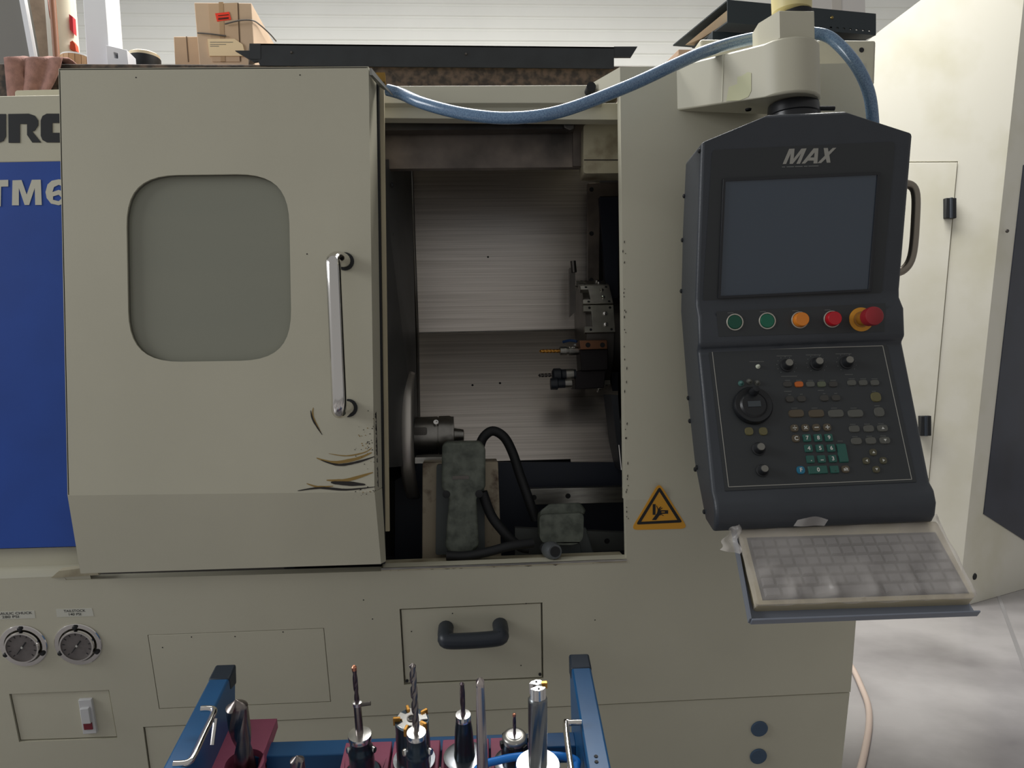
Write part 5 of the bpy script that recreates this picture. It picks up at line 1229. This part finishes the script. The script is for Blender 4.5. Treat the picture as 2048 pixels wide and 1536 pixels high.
MB().lathe(q1 + ax2 * .034, ax2, [(0, .0135), (.018, .0135)], 24).build('tool_sleeve', steel, le)
q3 = at(1101, 768, 1.86); MB().lathe(q3, ax2, [(0, .014), (.016, .015), (.018, .011), (.05, .011)], 24).build('tool_drive', bplast, le)
MB().lathe(q3 + ax2 * .035, ax2, [(0, .0115), (.016, .0115)], 20).build('tool_sleeve', steel, le)
MB().tube(pts3([(1154, 683, 1.86), (1140, 681, 1.87), (1126, 684, 1.88)]), .0035, 10).build('coolant_line', mat('blue_line', (28, 62, 110), .4), te)
MB().tube(pts3([(1152, 688, 1.865), (1148, 687, 1.865)]), .005, 10, 0).build('line_fitting', chrome, te)
# ================================================================== NEIGHBOUR MACHINE
ny = 3.80
PNm = Pl(at(1900, 700, ny), (0, -1, -0.03))
nb = ons([(1640, 160), (1762, 60), (1860, -14), (2049, -14), (1916, 1216), (1640, 1224)], PNm)
NM = empty('machining_centre', V((nb[4].x + .1, ny + .4, 0)), 'large pale cream machine enclosure with black hinges beside the lathe', 'machine')
pale = mat('pale_cream_paint', (230, 227, 213), 0.4, col2=(216, 212, 190), scale=3, lo=.45, hi=.75)
for p in nb[4:]: p.z = 0.001
dpx = [(1690, 326), (1914, 325), (1842, 1120), (1690, 1120)]
dq = ons(dpx, PNm)
hole = ons([(1688, 323.6), (1916.6, 322.4), (1844.4, 1122.6), (1688, 1122.6)], PNm)
encl = MB().prism(nb, (0, 0.5, 0), [hole]).build('enclosure_side', pale, NM)
E1, E2 = nb[3], nb[4]
rt_ = V((0.55, 0.28, 0))
fpn = Pl(E1, (E2 - E1).cross(rt_)); 
if fpn.n.y > 0: fpn = Pl(E1, -fpn.n)
MB().prism([E1, E1 + rt_ * 2, E2 + rt_ * 2, E2], (0.02, 0.2, 0)).build('enclosure_front', pale, NM)
MB().prism([p + fpn.n * .004 for p in ons([(2046, 330), (2140, 330), (2140, 1140), (1966, 1028)], fpn)], -fpn.n * .004).build('enclosure_window', mat('navy_glass', (40, 46, 62), .25, var=.3, scale=6), NM)
MB().lathe(on(1949, 1153, fpn), fpn.n, [(0, .018), (.004, .016)], 20).build('black_plug', dark, NM)
# side door panel with groove and hinges
dd = MB().prism([p + PNm.n * .004 for p in dq], PNm.n * -.024).build('service_door', pale, NM, bev=.002)
MB().prism([p - PNm.n * .05 for p in ons([(1660, 300), (1935, 300), (1862, 1140), (1660, 1140)], PNm)], PNm.n * -.01).build('door_recess', pale, NM)
for (x, y) in ((1896, 418), (1846, 851)):
    c = on(x, y, PNm); k = ppm(c)
    o = MB().box(c + PNm.n * .014, 22 * k, 40 * k, .026, (V((1, 0, 0)), PNm.v, PNm.n)).build('hinge', dark, NM, bev=.003)
    MB().cyl(c + PNm.n * .026 - PNm.v * 20 * k, c + PNm.n * .026 + PNm.v * 20 * k, .009).build('hinge_pin', bplast, o)
MB().lathe(on(2014, 462, PNm), PNm.n, [(0, .01), (.006, .008)], 12).build('side_bolt', steeld, NM)
zbm = 0.3
MB().box((E2.x + .35, ny + .9, zbm / 2 + .001), .9, .7, zbm).build('machine_base', mat('base_dark', (46, 48, 52), .6), NM)
# ================================================================== FLOOR CABLE
GF = Pl((0, 0, .011), (0, 0, 1))
cp_ = [on(x, y, GF) for x, y in ((1690, 1318), (1706, 1338), (1722, 1372), (1736, 1410), (1738, 1450), (1730, 1500), (1718, 1550), (1700, 1620))]
MB().tube(cp_, .011, 12).build('floor_cable', mat('tan_cable', (184, 166, 154), .5), None, label='tan cable lying on the concrete floor beside the lathe', cat='cable')
bpy.context.view_layer.update()
